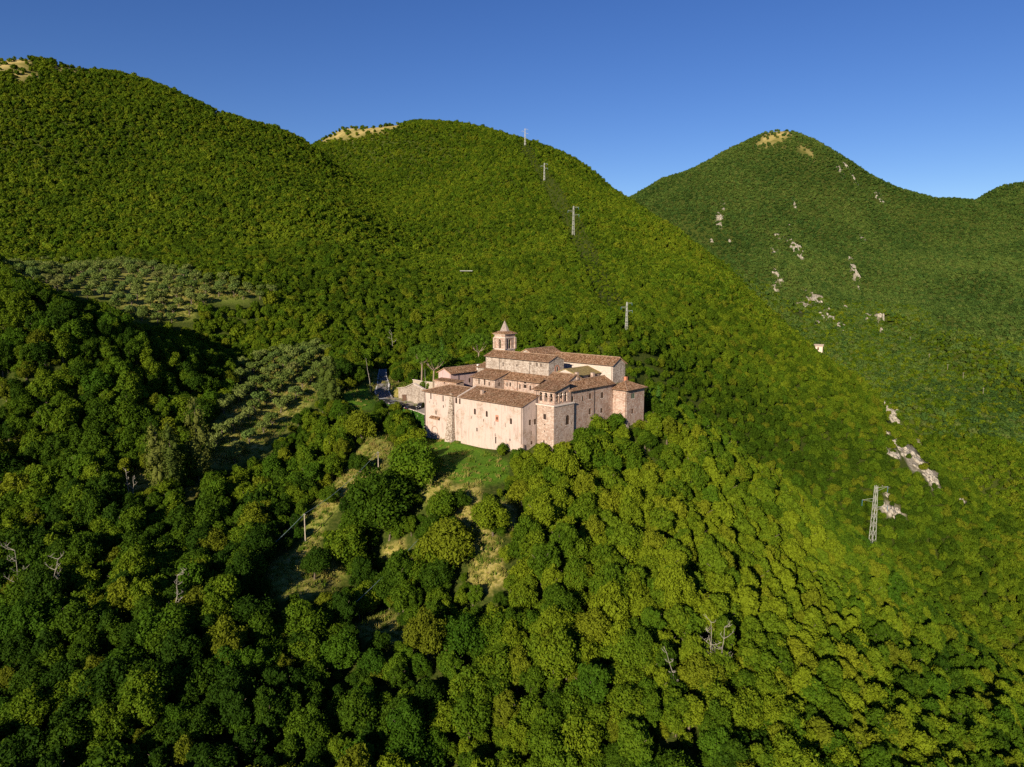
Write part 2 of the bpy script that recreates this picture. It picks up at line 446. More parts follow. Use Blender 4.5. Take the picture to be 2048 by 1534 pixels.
# ------------------------------------------------------------------ tree shapes
def kites(C, N, size, g, narrow=.62):
    """leaf clumps: a kite shaped card at each centre C facing N"""
    n = len(C)
    T = g.normal(size=(n, 3)); T -= N * np.sum(T * N, 1)[:, None]; T /= np.linalg.norm(T, axis=1)[:, None] + 1e-9
    B = np.cross(N, T)
    s = (size * g.uniform(.6, 1.35, n))[:, None]
    w = s * narrow * g.uniform(.7, 1.3, n)[:, None]
    fold = N * s * g.uniform(-.25, .25, n)[:, None]
    V = np.stack([C - T * s * .6, C + B * w * .6 + fold, C + T * s * .6, C - B * w * .6 + fold], 1)
    return V.reshape(-1, 3), np.arange(n * 4).reshape(n, 4)
ICO_V = None
def blob(c, r, g, squash=1.0):
    """low closed core so that a lobe is not seen through"""
    t = (1 + 5 ** .5) / 2
    V = np.array([(-1, t, 0), (1, t, 0), (-1, -t, 0), (1, -t, 0), (0, -1, t), (0, 1, t), (0, -1, -t), (0, 1, -t), (t, 0, -1), (t, 0, 1), (-t, 0, -1), (-t, 0, 1)], float)
    V /= np.linalg.norm(V[0])
    F = np.array([(0, 11, 5), (0, 5, 1), (0, 1, 7), (0, 7, 10), (0, 10, 11), (1, 5, 9), (5, 11, 4), (11, 10, 2), (10, 7, 6), (7, 1, 8), (3, 9, 4), (3, 4, 2), (3, 2, 6), (3, 6, 8), (3, 8, 9), (4, 9, 5), (2, 4, 11), (6, 2, 10), (8, 6, 7), (9, 8, 1)])
    V = V * r * g.uniform(.85, 1.1, (12, 1)); V[:, 2] *= squash
    return V + c, F
def crown_arrays(lobes, ncards, size, g, up=.3, jit=.75, shell=(.76, 1.14), core=.60):
    """lobes: list of (centre, radius, squash). Returns verts and quads of leaf clumps over the lobes plus cores, with a tint per face"""
    C = []; N = []; T = []
    area = np.array([l[1] ** 2 for l in lobes]); cnt = np.maximum(6, (ncards * area / area.sum()).astype(int))
    cen = np.array([l[0] for l in lobes], float); rad = np.array([l[1] for l in lobes]); sq = np.array([l[2] for l in lobes])
    for i, n in enumerate(cnt):
        d = g.normal(size=(n, 3)); d[:, 2] += .25; d /= np.linalg.norm(d, axis=1)[:, None]
        rr = rad[i] * g.uniform(*shell, n) * np.where(g.random(n) < .13, g.uniform(1.08, 1.32, n), 1)
        p = d * rr[:, None]; p[:, 2] *= sq[i]
        p += cen[i]
        q = (p[:, None, :] - cen[None]) ; q[:, :, 2] /= sq[None]
        dist = np.linalg.norm(q, axis=2) / rad[None]; dist[:, i] = 9
        keep = dist.min(1) > .80
        C.append(p[keep]); N.append(d[keep]); T.append(np.full(keep.sum(), g.random()))
    C = np.concatenate(C); N = np.concatenate(N); T = np.concatenate(T)
    N = N + g.normal(size=N.shape) * jit + np.array([0, 0, up]); N /= np.linalg.norm(N, axis=1)[:, None]
    V, F = kites(C, N, size, g)
    tint = np.clip(T * .5 + g.random(len(C)) * .5, 0, 1)
    vs = [V]; fs = [F]; ti = [tint]; base = len(V)
    for c, r, s in lobes:
        bv, bf = blob(np.array(c), r * core, g, s)
        vs.append(bv); fs.append(np.c_[bf, bf[:, 2]][:, :4] + base); ti.append(np.full(len(bf), .3)); base += 12
    # triangles of the cores are written as quads with a doubled corner split apart below
    return np.concatenate(vs), fs, ti
def crown_mesh(name, lobes, ncards, size, mat, seed, extra=None, **kw):
    g = np.random.default_rng(seed)
    V, fs, ti = crown_arrays(lobes, ncards, size, g, **kw)
    Q = fs[0]; Tq = ti[0]
    tri = np.concatenate(fs[1:])[:, :3]; Tt = np.concatenate(ti[1:])
    faces3 = np.concatenate([Q[:, [0, 1, 2]], Q[:, [0, 2, 3]], tri])
    tint = np.concatenate([Tq, Tq, Tt])
    mi = np.zeros(len(faces3), int); mats = [mat]
    if extra is not None:
        ev, ef, em = extra
        faces3 = np.concatenate([faces3, ef + len(V)]); V = np.concatenate([V, ev]); tint = np.concatenate([tint, np.full(len(ef), .5)])
        mi = np.concatenate([mi, np.ones(len(ef), int)]); mats = [mat, em]
    return np_mesh(name, V, faces3, mats, mi, attrs=[('tint', 'FACE', 'FLOAT', tint.astype(np.float32))])
def broad_lobes(g, r=3.6, h=7.5, base=2.0, n=16, tall=1.0, small=1.0):
    """a domed, lumpy broadleaf crown"""
    L = [((0, 0, base + (h - base) * .45), r * .62, (h - base) * .5 / (r * .9))]
    cz = base + (h - base) * .42; hz = (h - base) * .58
    off = g.uniform(-.25, .25, 2) * r
    for i in range(n):
        a = i * 2.39996 + g.uniform(-.4, .4)
        t = (i + .5) / n
        el = math.asin(max(-.35, min(1, -.28 + 1.26 * t)))
        k = g.uniform(.58, .92)
        x = math.cos(a) * math.cos(el) * r * k; y = math.sin(a) * math.cos(el) * r * k
        z = cz + math.sin(el) * hz * g.uniform(.62, .85) * tall
        L.append(((x + off[0] * t, y + off[1] * t, z), r * small * (.2 + .34 * g.random() ** 1.6), g.uniform(.8, 1.3)))
    return L
def trunk_mb(h, r, g, lean=.3, limbs=4, top=.75):
    m = MB()
    p = [Vector((0, 0, -1.2))]
    for k in range(1, 6):
        p.append(Vector((g.uniform(-1, 1) * lean * k / 5, g.uniform(-1, 1) * lean * k / 5, -1.2 + (h * top + 1.2) * k / 5)))
    m.tube(p, [r * (1.25 - .17 * k) for k in range(6)], 7)
    for i in range(limbs):
        b = p[3] if i % 2 else p[4]
        a = i * 2.4 + g.uniform(0, 1); L = h * g.uniform(.2, .32)
        e = b + Vector((math.cos(a) * L, math.sin(a) * L, L * g.uniform(.5, .9)))
        m.tube([b, (b + e) / 2 + Vector((0, 0, -.12 * L)), e], [r * .45, r * .33, r * .14], 5)
    return m
def mb_tris(m):
    f = []
    for p in m.f:
        for k in range(1, len(p) - 1): f.append((p[0], p[k], p[k + 1]))
    return np.array([tuple(v) for v in m.v]), np.array(f)

NEAR_CROWN, NEAR_TRUNK, NEAR_ONE = [], [], []
for i in range(11):
    g = np.random.default_rng(100 + i)
    r = [3.7, 3.3, 4.1, 3.0, 3.5, 2.7, 3.9, 2.7, 2.4, 2.9, 2.5][i]; h = [8.0, 9.4, 7.4, 9.0, 7.0, 9.8, 8.6, 8.2, 8.8, 7.8, 8.4][i]
    L = broad_lobes(g, r, h, [.9, 1.0, .8, 1.1, .7, .9, 1.0, 1.5, 1.8, 1.4, 1.6][i], [34, 30, 38, 26, 32, 26, 36, 24, 24, 26, 22][i], small=.78 if i < 7 else .86)
    tm = trunk_mb(h, .24, g)
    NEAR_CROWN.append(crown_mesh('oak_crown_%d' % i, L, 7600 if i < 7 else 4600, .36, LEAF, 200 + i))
    NEAR_TRUNK.append(tm.mesh('oak_trunk_%d' % i, BARK))
    tv, tf = mb_tris(tm)
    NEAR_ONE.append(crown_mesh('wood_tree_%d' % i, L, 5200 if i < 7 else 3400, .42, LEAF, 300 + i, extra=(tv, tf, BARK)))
MID_ONE = []; FAR_ONE = []; CONE_ONE = []
for i in range(5):
    g = np.random.default_rng(400 + i)
    L = broad_lobes(g, [3.0, 2.7, 3.3, 2.5, 2.9][i], [5.8, 6.2, 5.6, 6.4, 5.4][i], .5, 12)
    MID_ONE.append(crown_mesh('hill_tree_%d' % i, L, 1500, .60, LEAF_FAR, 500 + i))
for i in range(4):
    g = np.random.default_rng(600 + i)
    L = broad_lobes(g, [2.9, 2.6, 3.2, 2.7][i], [5.4, 5.8, 5.2, 6.0][i], .2, 9)
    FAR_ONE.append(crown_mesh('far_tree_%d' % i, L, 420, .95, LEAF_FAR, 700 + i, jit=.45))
    g = np.random.default_rng(640 + i)
    L = broad_lobes(g, [3.4, 3.0, 3.8, 3.2][i], [5.6, 6.2, 5.4, 6.4][i], 0, 8)
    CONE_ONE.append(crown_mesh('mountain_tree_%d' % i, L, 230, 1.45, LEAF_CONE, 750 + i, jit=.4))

# ------------------------------------------------------------------ open places in the wood (outlines surveyed on the photograph)
GROVE_FAR = [(30, 540), (120, 530), (250, 530), (340, 543), (460, 568), (530, 590), (470, 600), (405, 600), (375, 640), (270, 640), (225, 605), (130, 585)]
GROVE_NEAR = [(470, 790), (478, 742), (545, 712), (625, 703), (665, 725), (645, 780), (600, 830), (570, 870), (530, 905), (470, 930), (420, 935), (412, 880)]
ROAD_PX = [(735, 738), (778, 742), (786, 765), (850, 775), (850, 832), (760, 805), (742, 790)]
OPEN = [  # outline, kind
    (GROVE_FAR, 'mixed'), (GROVE_NEAR, 'mixed'),
    ([(862, 874), (905, 885), (955, 900), (1005, 922), (1005, 955), (940, 966), (885, 945), (868, 910)], 'green'),
    ([(735, 885), (762, 890), (772, 915), (762, 945), (735, 968), (690, 1000), (655, 1040), (640, 1088), (690, 1128), (672, 1158), (600, 1178), (545, 1165), (560, 1112), (612, 1088), (622, 1030), (645, 1000), (690, 950)], 'mixed'),
    ([(918, 985), (962, 980), (955, 1030), (992, 1080), (1004, 1150), (972, 1168), (938, 1150), (950, 1100), (925, 1050), (900, 1022)], 'dry'),
    ([(1005, 1005), (1032, 1010), (1024, 1066), (1008, 1062)], 'dry'),
    ([(838, 970), (895, 952), (902, 992), (850, 1003)], 'mixed'),
    ([(715, 1255), (770, 1222), (812, 1250), (802, 1282), (738, 1278)], 'mixed'),
    ([(770, 1098), (808, 1082), (804, 1112), (774, 1128)], 'dry'),
    ([(865, 1300), (890, 1296), (892, 1318), (868, 1322)], 'dry'),
    ([(685, 785), (745, 765), (765, 792), (745, 818), (695, 818)], 'green'),
    ([(255, 950), (290, 925), (300, 975), (262, 998)], 'dry'),
    ([(375, 975), (400, 970), (402, 992), (378, 998)], 'dry'),
    (ROAD_PX, 'dry'),
    ([(846, 785), (1045, 815), (1110, 800), (1290, 775), (1290, 838), (1262, 852), (1200, 848), (1158, 872), (1110, 890), (1045, 893), (980, 888), (900, 872), (846, 860)], 'none'),
]
def widen(poly, f):
    cx = sum(p[0] for p in poly) / len(poly); cy = sum(p[1] for p in poly) / len(poly)
    return [(cx + (x - cx) * f, cy + (y - cy) * f) for x, y in poly]
OPEN = [(widen(p, 1.16) if 2 <= i <= 9 else p, k) for i, (p, k) in enumerate(OPEN)]
# high meadows on the hilltops, and pale scree, in the photograph's pixels
MEADOW = [[(640, 262), (700, 246), (800, 232), (812, 246), (765, 262), (700, 276), (640, 284)], [(-60, 105), (0, 108), (55, 116), (70, 132), (0, 142), (-60, 140)], [(1530, 252), (1580, 252), (1586, 272), (1562, 282), (1512, 290), (1526, 272)],
          [(20, 140), (70, 140), (80, 152), (35, 160)], [(110, 128), (180, 136), (180, 146), (115, 140)], [(1590, 293), (1625, 300), (1622, 310), (1595, 304)], [(425, 222), (445, 224), (443, 234), (428, 230)]]
CUT = [(1800, 672), (1835, 690), (1880, 720), (1930, 745), (1985, 776), (2060, 812), (2060, 805), (1985, 768), (1930, 738), (1880, 712), (1840, 682), (1815, 667)]
ROCKS = [  # px, py, half width, half height in photograph pixels
    (1606, 615, 22, 12), (1634, 604, 12, 16), (1622, 592, 8, 8), (1650, 628, 18, 11), (1672, 646, 16, 9), (1690, 612, 5, 9), (1632, 640, 9, 6), (1682, 660, 8, 4), (1655, 615, 6, 6),
    (1585, 487, 6, 7), (1594, 492, 7, 5), (1582, 455, 3, 6), (1550, 502, 8, 6), (1588, 497, 7, 4), (1555, 470, 7, 4), (1602, 512, 5, 4), (1440, 432, 5, 7), (1436, 445, 5, 4), (1423, 480, 3, 3), (1458, 480, 3, 3), (1448, 418, 3, 4),
    (1552, 545, 7, 5), (1548, 577, 6, 4), (1560, 555, 5, 4), (1712, 545, 5, 8), (1706, 530, 4, 7), (1701, 517, 5, 5), (1716, 575, 3, 6), (1761, 396, 9, 4), (1680, 340, 4, 4), (1708, 358, 5, 4), (1590, 412, 3, 5), (1737, 632, 6, 8), (1757, 630, 6, 8), (1764, 658, 5, 4), (1778, 622, 4, 4), (1726, 476, 5, 3), (1692, 330, 5, 3),
    (1815, 900, 22, 12), (1838, 925, 20, 14), (1862, 950, 16, 12), (1785, 905, 16, 6), (1775, 985, 6, 12), (1785, 1018, 18, 9), (1868, 968, 8, 10), (1785, 830, 10, 14), (1800, 1030, 8, 8), (1732, 770, 9, 5), (1778, 818, 8, 8), (1700, 735, 10, 4), (1925, 998, 8, 3), (1790, 875, 6, 4), (1774, 862, 5, 5),
]
LINE_PX = [(1050, 290), (1065, 320), (1090, 355), (1110, 385), (1140, 440), (1160, 480), (1180, 520), (1200, 560), (1220, 600), (1240, 640)]     # swathe under the power line
#@@PART3
TR = np.array([hit(px_, py_, 0, 480)[:2] for px_, py_ in ((1800, 664), (1812, 669), (1840, 684), (1880, 715), (1930, 741), (1985, 771), (2060, 808), (2140, 850))])
ground2 = ground
def ground(x, y):
    x = np.asarray(x, float); y = np.asarray(y, float)
    z = ground2(x, y)
    m = (x > 250) & (x < 700) & (y > 350) & (y < 900)
    if m.any():
        d = np.full(x.shape, 1e9); side = np.zeros(x.shape)
        for a, b in zip(TR[:-1], TR[1:]):
            e = b - a; L = e @ e
            tt = np.clip(((x - a[0]) * e[0] + (y - a[1]) * e[1]) / L, 0, 1)
            dd_ = np.hypot(x - a[0] - tt * e[0], y - a[1] - tt * e[1])
            k = dd_ < d; d = np.where(k, dd_, d)
            side = np.where(k, np.sign(e[0] * (y - a[1]) - e[1] * (x - a[0])), side)
        z = z + np.where(m, -9 * np.exp(-(d / 11) ** 2) + 9 * np.exp(-((d - 24) / 16) ** 2) * (side > 0), 0)
    return z
# ------------------------------------------------------------------ ground sheet
ang = np.concatenate([np.linspace(R(-180), R(-54), 60)[:-1], np.linspace(R(-54), R(54), 330), np.linspace(R(54), R(180), 60)[1:]])
rad = np.concatenate([[2, 20], np.geomspace(40, 300, 230), np.geomspace(304, 6500, 200)])
AA, RR = np.meshgrid(ang, rad)
TX = (RR * np.sin(AA)).ravel(); TY = (RR * np.cos(AA)).ravel()
TZ = ground(TX, TY)
nA = len(ang); nR = len(rad)
ii, jj = np.meshgrid(np.arange(nA - 1), np.arange(nR - 1))
q = (jj * nA + ii).ravel()
TF = np.stack([q, q + 1, q + nA + 1, q + nA], 1)[:, ::-1]
TPX, TPY = proj(TX, TY, TZ)
TD = np.hypot(TX, TY)
def feather(poly, px, py, n=8, s=3.0):
    a = np.zeros(px.shape)
    gg = np.random.default_rng(5)
    for k in range(n):
        a += in_poly(px + gg.normal() * s, py + gg.normal() * s, poly)
    return a / n
m_dry = np.zeros(len(TX)); m_grn = np.zeros(len(TX)); m_mead = np.zeros(len(TX)); m_path = np.zeros(len(TX))
nearok = (TD < 420) & (TY > 60)
for poly, kind in OPEN:
    f = feather(poly, TPX, TPY) * nearok
    if kind in ('dry', 'mixed'): m_dry = np.maximum(m_dry, f * (1.0 if kind == 'dry' else .78))
    if kind in ('green', 'mixed'): m_grn = np.maximum(m_grn, f)
for poly in MEADOW:
    m_mead = np.maximum(m_mead, feather(poly, TPX, TPY, 8, 3.5) * (TD > 500))
m_rock = np.zeros(len(TX))
for (rx, ry, w, hh) in ROCKS:
    rng_ok = (TD > 640) if (ry < 690 and rx < 1790) else ((TD > 250) & (TD < 640))
    gg_ = vnoise(TX / 4, TY / 4, 6) * .5
    m_rock = np.maximum(m_rock, (((TPX - rx) / w) ** 2 + ((TPY - ry) / hh) ** 2 + gg_ * 2.4 < .9) * rng_ok)
t = NT('earth_and_grass')
wpos = t.pos()
n1 = t.noise(wpos, .35, 4); n2 = t.noise(wpos, 1.6, 4); n3 = t.noise(wpos, .08, 3)
floor_c = t.ramp(n2, (.3, (.022, .034, .006)), (.55, (.050, .066, .010)), (.75, (.100, .090, .026)))
grass_c = t.ramp(n2, (.3, (.050, .118, .008)), (.55, (.085, .170, .012)), (.75, (.160, .195, .026)))
dry_c = t.ramp(n2, (.28, (.120, .135, .018)), (.5, (.260, .215, .055)), (.72, (.400, .320, .130)))
mead_c = t.ramp(t.noise(wpos, .05, 4), (.35, (.20, .17, .045)), (.6, (.42, .32, .12)))
c = t.mix(t.attr('green'), floor_c, grass_c)
c = t.mix(t.math('MULTIPLY', t.attr('dry'), t.math('MULTIPLY', n3, 1.9), True), c, dry_c)
c = t.mix(t.attr('meadow'), c, mead_c)
c = t.mix(t.math('MULTIPLY', t.attr('rock'), .9), c, t.ramp(t.noise(wpos, .5, 5), (.3, (.13, .11, .07)), (.5, (.33, .28, .21)), (.7, (.46, .41, .34))))
t.bump(n2, .5, .25)
EARTH = t.done(c, .95, .05)
terrain = link(bpy.data.objects.new('terrain', np_mesh('terrain', np.c_[TX, TY, TZ], TF, [EARTH], smooth=True,
    attrs=[('dry', 'POINT', 'FLOAT', m_dry.astype(np.float32)), ('green', 'POINT', 'FLOAT', m_grn.astype(np.float32)), ('meadow', 'POINT', 'FLOAT', m_mead.astype(np.float32)), ('rock', 'POINT', 'FLOAT', m_rock.astype(np.float32))])))
tag(terrain, kind='structure')

# ------------------------------------------------------------------ where trees stand
def visible(x, y, z, lift):
    """rough line of sight over the bare ground"""
    out = np.ones(len(x), bool)
    for k in np.linspace(.12, .94, 46):
        gzv = ground(x * k, y * k)
        out &= (HC + (z + lift - HC) * k) > gzv - 1.0
    return out
ABC = np.array(ab(-16, 20))
def sites(x0, x1, y0, y1, sp, seed, rmin, rmax):
    g = np.random.default_rng(seed)
    nx = int((x1 - x0) / sp); ny = int((y1 - y0) / (sp * .87))
    X, Y = np.meshgrid(np.arange(nx) * sp + x0, np.arange(ny) * sp * .87 + y0)
    X = X + (np.arange(ny) % 2)[:, None] * sp * .5
    X = X.ravel() + g.uniform(-.42, .42, nx * ny) * sp; Y = Y.ravel() + g.uniform(-.42, .42, nx * ny) * sp
    D = np.hypot(X, Y)
    k = (D >= rmin) & (D < rmax) & (np.abs(X) < Y * .92 + 25)
    X, Y = X[k], Y[k]
    Z = ground(X, Y)
    return X, Y, Z
def clear_of(X, Y, Z, h, margin=1.2):
    """drop sites that lie in, or whose crown would close, an open place"""
    ok = np.ones(len(X), bool)
    near = np.hypot(X, Y) < 430
    for f, m in ((0.0, 0), (.35, -1), (.35, 1), (.5, 0), (.65, -1), (.65, 1), (.78, 0), (1.0, 0)):
        px, py = proj(X + m * margin, Y, Z + h * f)
        for poly, kind in OPEN:
            ok &= ~(in_poly(px, py, poly) & near)
    if np.ndim(h):                            # and whose shadow would fall far into one
        for L_ in (.35, .65):
            sx = X - SUN_DIR.x * h / math.tan(SUN_EL) * L_; sy = Y - SUN_DIR.y * h / math.tan(SUN_EL) * L_
            px, py = proj(sx, sy, ground(sx, sy))
            for poly, kind in OPEN[2:10]:
                ok &= ~(in_poly(px, py, poly) & near & (np.random.default_rng(4).random(len(X)) < .6))
    px, py = proj(X, Y, Z)
    far = np.hypot(X, Y) > 500
    gg = np.random.default_rng(9).random(len(X))
    for f in (0.0, .5):
        px, py = proj(X, Y, Z + h * f)
        for poly in MEADOW: ok &= ~(in_poly(px, py, poly) & far & (gg > .12))
    for (rx, ry, w, hh) in ROCKS:
        px, py = proj(X, Y, Z + h * .45)
        px2, py2 = proj(X, Y, Z + h * .9)
        ok &= ~((((px2 - rx) / w) ** 2 + ((py2 - ry - hh * .2) / hh) ** 2 < 1.2) & (gg > (.2 if 580 < ry < 670 else .38 if ry < 690 else .15))) | (np.hypot(X, Y) < 250) | ((np.hypot(X, Y) < 640) == (ry < 690 and rx < 1790))
        ok &= ~((((px - rx) / w) ** 2 + ((py - ry - hh * .2) / hh) ** 2 < 1.7) & (gg > (.2 if 580 < ry < 670 else .38 if ry < 690 else .15)) & ((np.hypot(X, Y) > 640) if (ry < 690 and rx < 1790) else ((np.hypot(X, Y) > 250) & (np.hypot(X, Y) < 640))))
    # the abbey's own ground
    P = np.stack([X, Y], 1) - AO
    u = P @ AU; v = P @ AV
    ok &= ~((u > -50) & (u < 9) & (v > -3) & (v < 38.5) & ~((u < -39.5) & (v < 12)))
    ok &= ~((u > 4) & (u < 13) & (v > 29) & (v < 42))
    ok &= ~((u > -40) & (u < -12) & (v > -9) & (v < 0))
    return ok
LP = np.array([hit(*p)[:2] for p in LINE_PX])
def line_dist(X, Y):
    d = np.full(len(X), 1e9)
    for a, b in zip(LP[:-1], LP[1:]):
        ab_ = b - a; L = ab_ @ ab_
        tt = np.clip(((X - a[0]) * ab_[0] + (Y - a[1]) * ab_[1]) / L, 0, 1)
        d = np.minimum(d, np.hypot(X - a[0] - tt * ab_[0], Y - a[1] - tt * ab_[1]))
    return d

LIB = bpy.data.collections.new('tree_shapes')          # not linked to the scene: shapes for the wooded masses
def lib_collection(name, meshes):
    c = bpy.data.collections.new(name)
    for i, me in enumerate(meshes):
        o = bpy.data.objects.new('%s_%02d' % (name, i), me)
        c.objects.link(o)
    return c
def scatter(name, X, Y, Z, S, meshes, seed, label, cat, tilt=.07, kind='stuff', zs=None, pick=None):
    g = np.random.default_rng(seed)
    n = len(X)
    rot = np.stack([g.normal(0, tilt, n), g.normal(0, tilt, n), g.uniform(0, 6.283, n)], 1)
    scl = np.stack([S * g.uniform(.88, 1.12, n), S * g.uniform(.88, 1.12, n), S * (g.uniform(.8, 1.2, n) if zs is None else zs)], 1)
    me = bpy.data.meshes.new(name)
    me.vertices.add(n); me.vertices.foreach_set('co', np.c_[X, Y, Z].astype(np.float32).ravel())
    for nm, typ, d in (('rot', 'FLOAT_VECTOR', rot), ('scl', 'FLOAT_VECTOR', scl), ('pick', 'INT', g.integers(0, len(meshes), n) if pick is None else pick)):
        a = me.attributes.new(nm, typ, 'POINT')
        a.data.foreach_set('vector' if typ == 'FLOAT_VECTOR' else 'value', np.asarray(d, np.float32 if typ != 'INT' else np.int32).ravel())
    o = link(bpy.data.objects.new(name, me))
    ng = bpy.data.node_groups.new(name, 'GeometryNodeTree')
    ng.interface.new_socket('Geometry', in_out='INPUT', socket_type='NodeSocketGeometry')
    ng.interface.new_socket('Geometry', in_out='OUTPUT', socket_type='NodeSocketGeometry')
    N = ng.nodes; Lk = ng.links
    gi = N.new('NodeGroupInput'); go = N.new('NodeGroupOutput')
    ip = N.new('GeometryNodeInstanceOnPoints'); ci = N.new('GeometryNodeCollectionInfo')
    ci.inputs['Collection'].default_value = lib_collection(name + '_shapes', meshes)
    ci.inputs['Separate Children'].default_value = True; ci.inputs['Reset Children'].default_value = True
    def na(nm, typ):
        a = N.new('GeometryNodeInputNamedAttribute'); a.data_type = typ; a.inputs['Name'].default_value = nm
        return a.outputs['Attribute']
    Lk.new(gi.outputs[0], ip.inputs['Points']); Lk.new(ci.outputs[0], ip.inputs['Instance'])
    ip.inputs['Pick Instance'].default_value = True
    Lk.new(na('pick', 'INT'), ip.inputs['Instance Index'])
    Lk.new(na('rot', 'FLOAT_VECTOR'), ip.inputs['Rotation'])
    Lk.new(na('scl', 'FLOAT_VECTOR'), ip.inputs['Scale'])
    Lk.new(ip.outputs[0], go.inputs[0])
    md = o.modifiers.new('scatter', 'NODES'); md.node_group = ng
    return tag(o, label, cat, kind=kind)

# near wood: candidate sites, the ones that show largest become trees of their own
X, Y, Z = sites(-230, 260, 55, 270, 3.8, 21, 55, 268)
X3, Y3, Z3 = sites(10, 260, 60, 270, 3.7, 26, 60, 268)    # coppiced, closer set and narrower on the right flank
right = np.clip((X - 18 - (X * 0 + 1) * vnoise(Y / 15, X / 15, 8) * 10) / 30, 0, 1)
right3 = np.clip((X3 - 18 - vnoise(Y3 / 15, X3 / 15, 8) * 10) / 30, 0, 1)
g = np.random.default_rng(77)
k = g.random(len(X)) > right * .85; k3 = g.random(len(X3)) < right3
PK = np.concatenate([g.integers(0, 7, k.sum()), g.integers(7, 11, k3.sum())])
S = np.concatenate([g.uniform(.45, 1.0, k.sum()), g.uniform(.66, 1.02, k3.sum())])
X, Y, Z = np.concatenate([X[k], X3[k3]]), np.concatenate([Y[k], Y3[k3]]), np.concatenate([Z[k], Z3[k3]])
S = S * np.where(Y > 200, .85, 1)
k = clear_of(X, Y, Z, 9.0 * S, 3.0 * S); X, Y, Z, S, PK = X[k], Y[k], Z[k], S[k], PK[k]
k = visible(X, Y, Z, 16); X, Y, Z, S, PK = X[k], Y[k], Z[k], S[k], PK[k]
px, py = proj(X, Y, Z + 4)
size = S / np.hypot(X, Y) * np.where(PK > 6, .75, 1)
inside = (px > -10) & (px < 2058) & (py > 0) & (py < 1545)
order = np.argsort(-size * inside)
NI = 270
solo = np.zeros(len(X), bool); solo[order[:NI]] = True
rest = ~solo
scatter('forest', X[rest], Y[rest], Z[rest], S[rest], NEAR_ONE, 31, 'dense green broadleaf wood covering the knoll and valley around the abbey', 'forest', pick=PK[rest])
SOLO = list(zip(X[solo], Y[solo], Z[solo], S[solo], px[solo], py[solo], PK[solo]))
# understorey in the near wood
X2, Y2, Z2 = sites(-230, 260, 60, 270, 3.3, 22, 60, 268)
k = clear_of(X2, Y2, Z2, 1.6, .9); X2, Y2, Z2 = X2[k], Y2[k], Z2[k]
k = visible(X2, Y2, Z2, 8); X2, Y2, Z2 = X2[k], Y2[k], Z2[k]
scatter('undergrowth', X2, Y2, Z2 - .4, np.random.default_rng(3).uniform(.26, .5, len(X2)), NEAR_ONE[:7], 33, 'low green bushes filling the gaps between the nearer trees', 'undergrowth')
# hills
X, Y, Z = sites(-620, 520, 200, 980, 3.1, 23, 260, 1150)
k = clear_of(X, Y, Z, 5); X, Y, Z = X[k], Y[k], Z[k]
k = visible(X, Y, Z, 14); X, Y, Z = X[k], Y[k], Z[k]
g = np.random.default_rng(78)
S = g.uniform(.40, .76, len(X)) * (1 + .4 * (g.random(len(X)) > .96))
ld = line_dist(X, Y); S = np.where(ld < 9, S * .42, S)
D = np.hypot(X, Y)
px, py = proj(X, Y, Z)
crease = np.interp(Y, [300, 450, 570, 690, 830, 1200], [-60, -40, -78, -124, -202, -300])
leftm = (X < crease)
mid = D < 470
nearm = D < 340
rightm = X > 200 + (Y - 400) * .12
for nm, sel, meshes, lab in (
        ('woodland', mid, MID_ONE, 'wooded lower slopes rising directly behind the abbey'),
        ('hillside_wood', ~mid & leftm, FAR_ONE, 'dense wood on the broad left hill'),
        ('hillside_wood', ~mid & ~leftm & (Y < 990), FAR_ONE, 'dense wood on the rounded middle hill crossed by pylons')):
    scatter(nm, X[sel], Y[sel], Z[sel] - .3, S[sel], meshes, 40, lab, 'forest')
X, Y, Z = sites(100, 1500, 480, 1780, 5.0, 24, 560, 2100)
cutr = np.interp(Y, [480, 650, 760, 900, 1100], [260, 200, 150, 300, 100])
k = (X > 200) & ~((Y < 980) & (X < 150 + (980 - Y) * .35)); X, Y, Z = X[k], Y[k], Z[k]
k = clear_of(X, Y, Z, 5); X, Y, Z = X[k], Y[k], Z[k]
k = visible(X, Y, Z, 14); X, Y, Z = X[k], Y[k], Z[k]
S = np.random.default_rng(79).uniform(.52, .98, len(X))
scatter('mountain_wood', X, Y, Z - .3, S, CONE_ONE, 41, 'green scrub wood over the pointed far mountain and right valley', 'forest')
print('trees', len(SOLO), len(X2), [len(o.data.vertices) for o in COL.objects if o.modifiers])
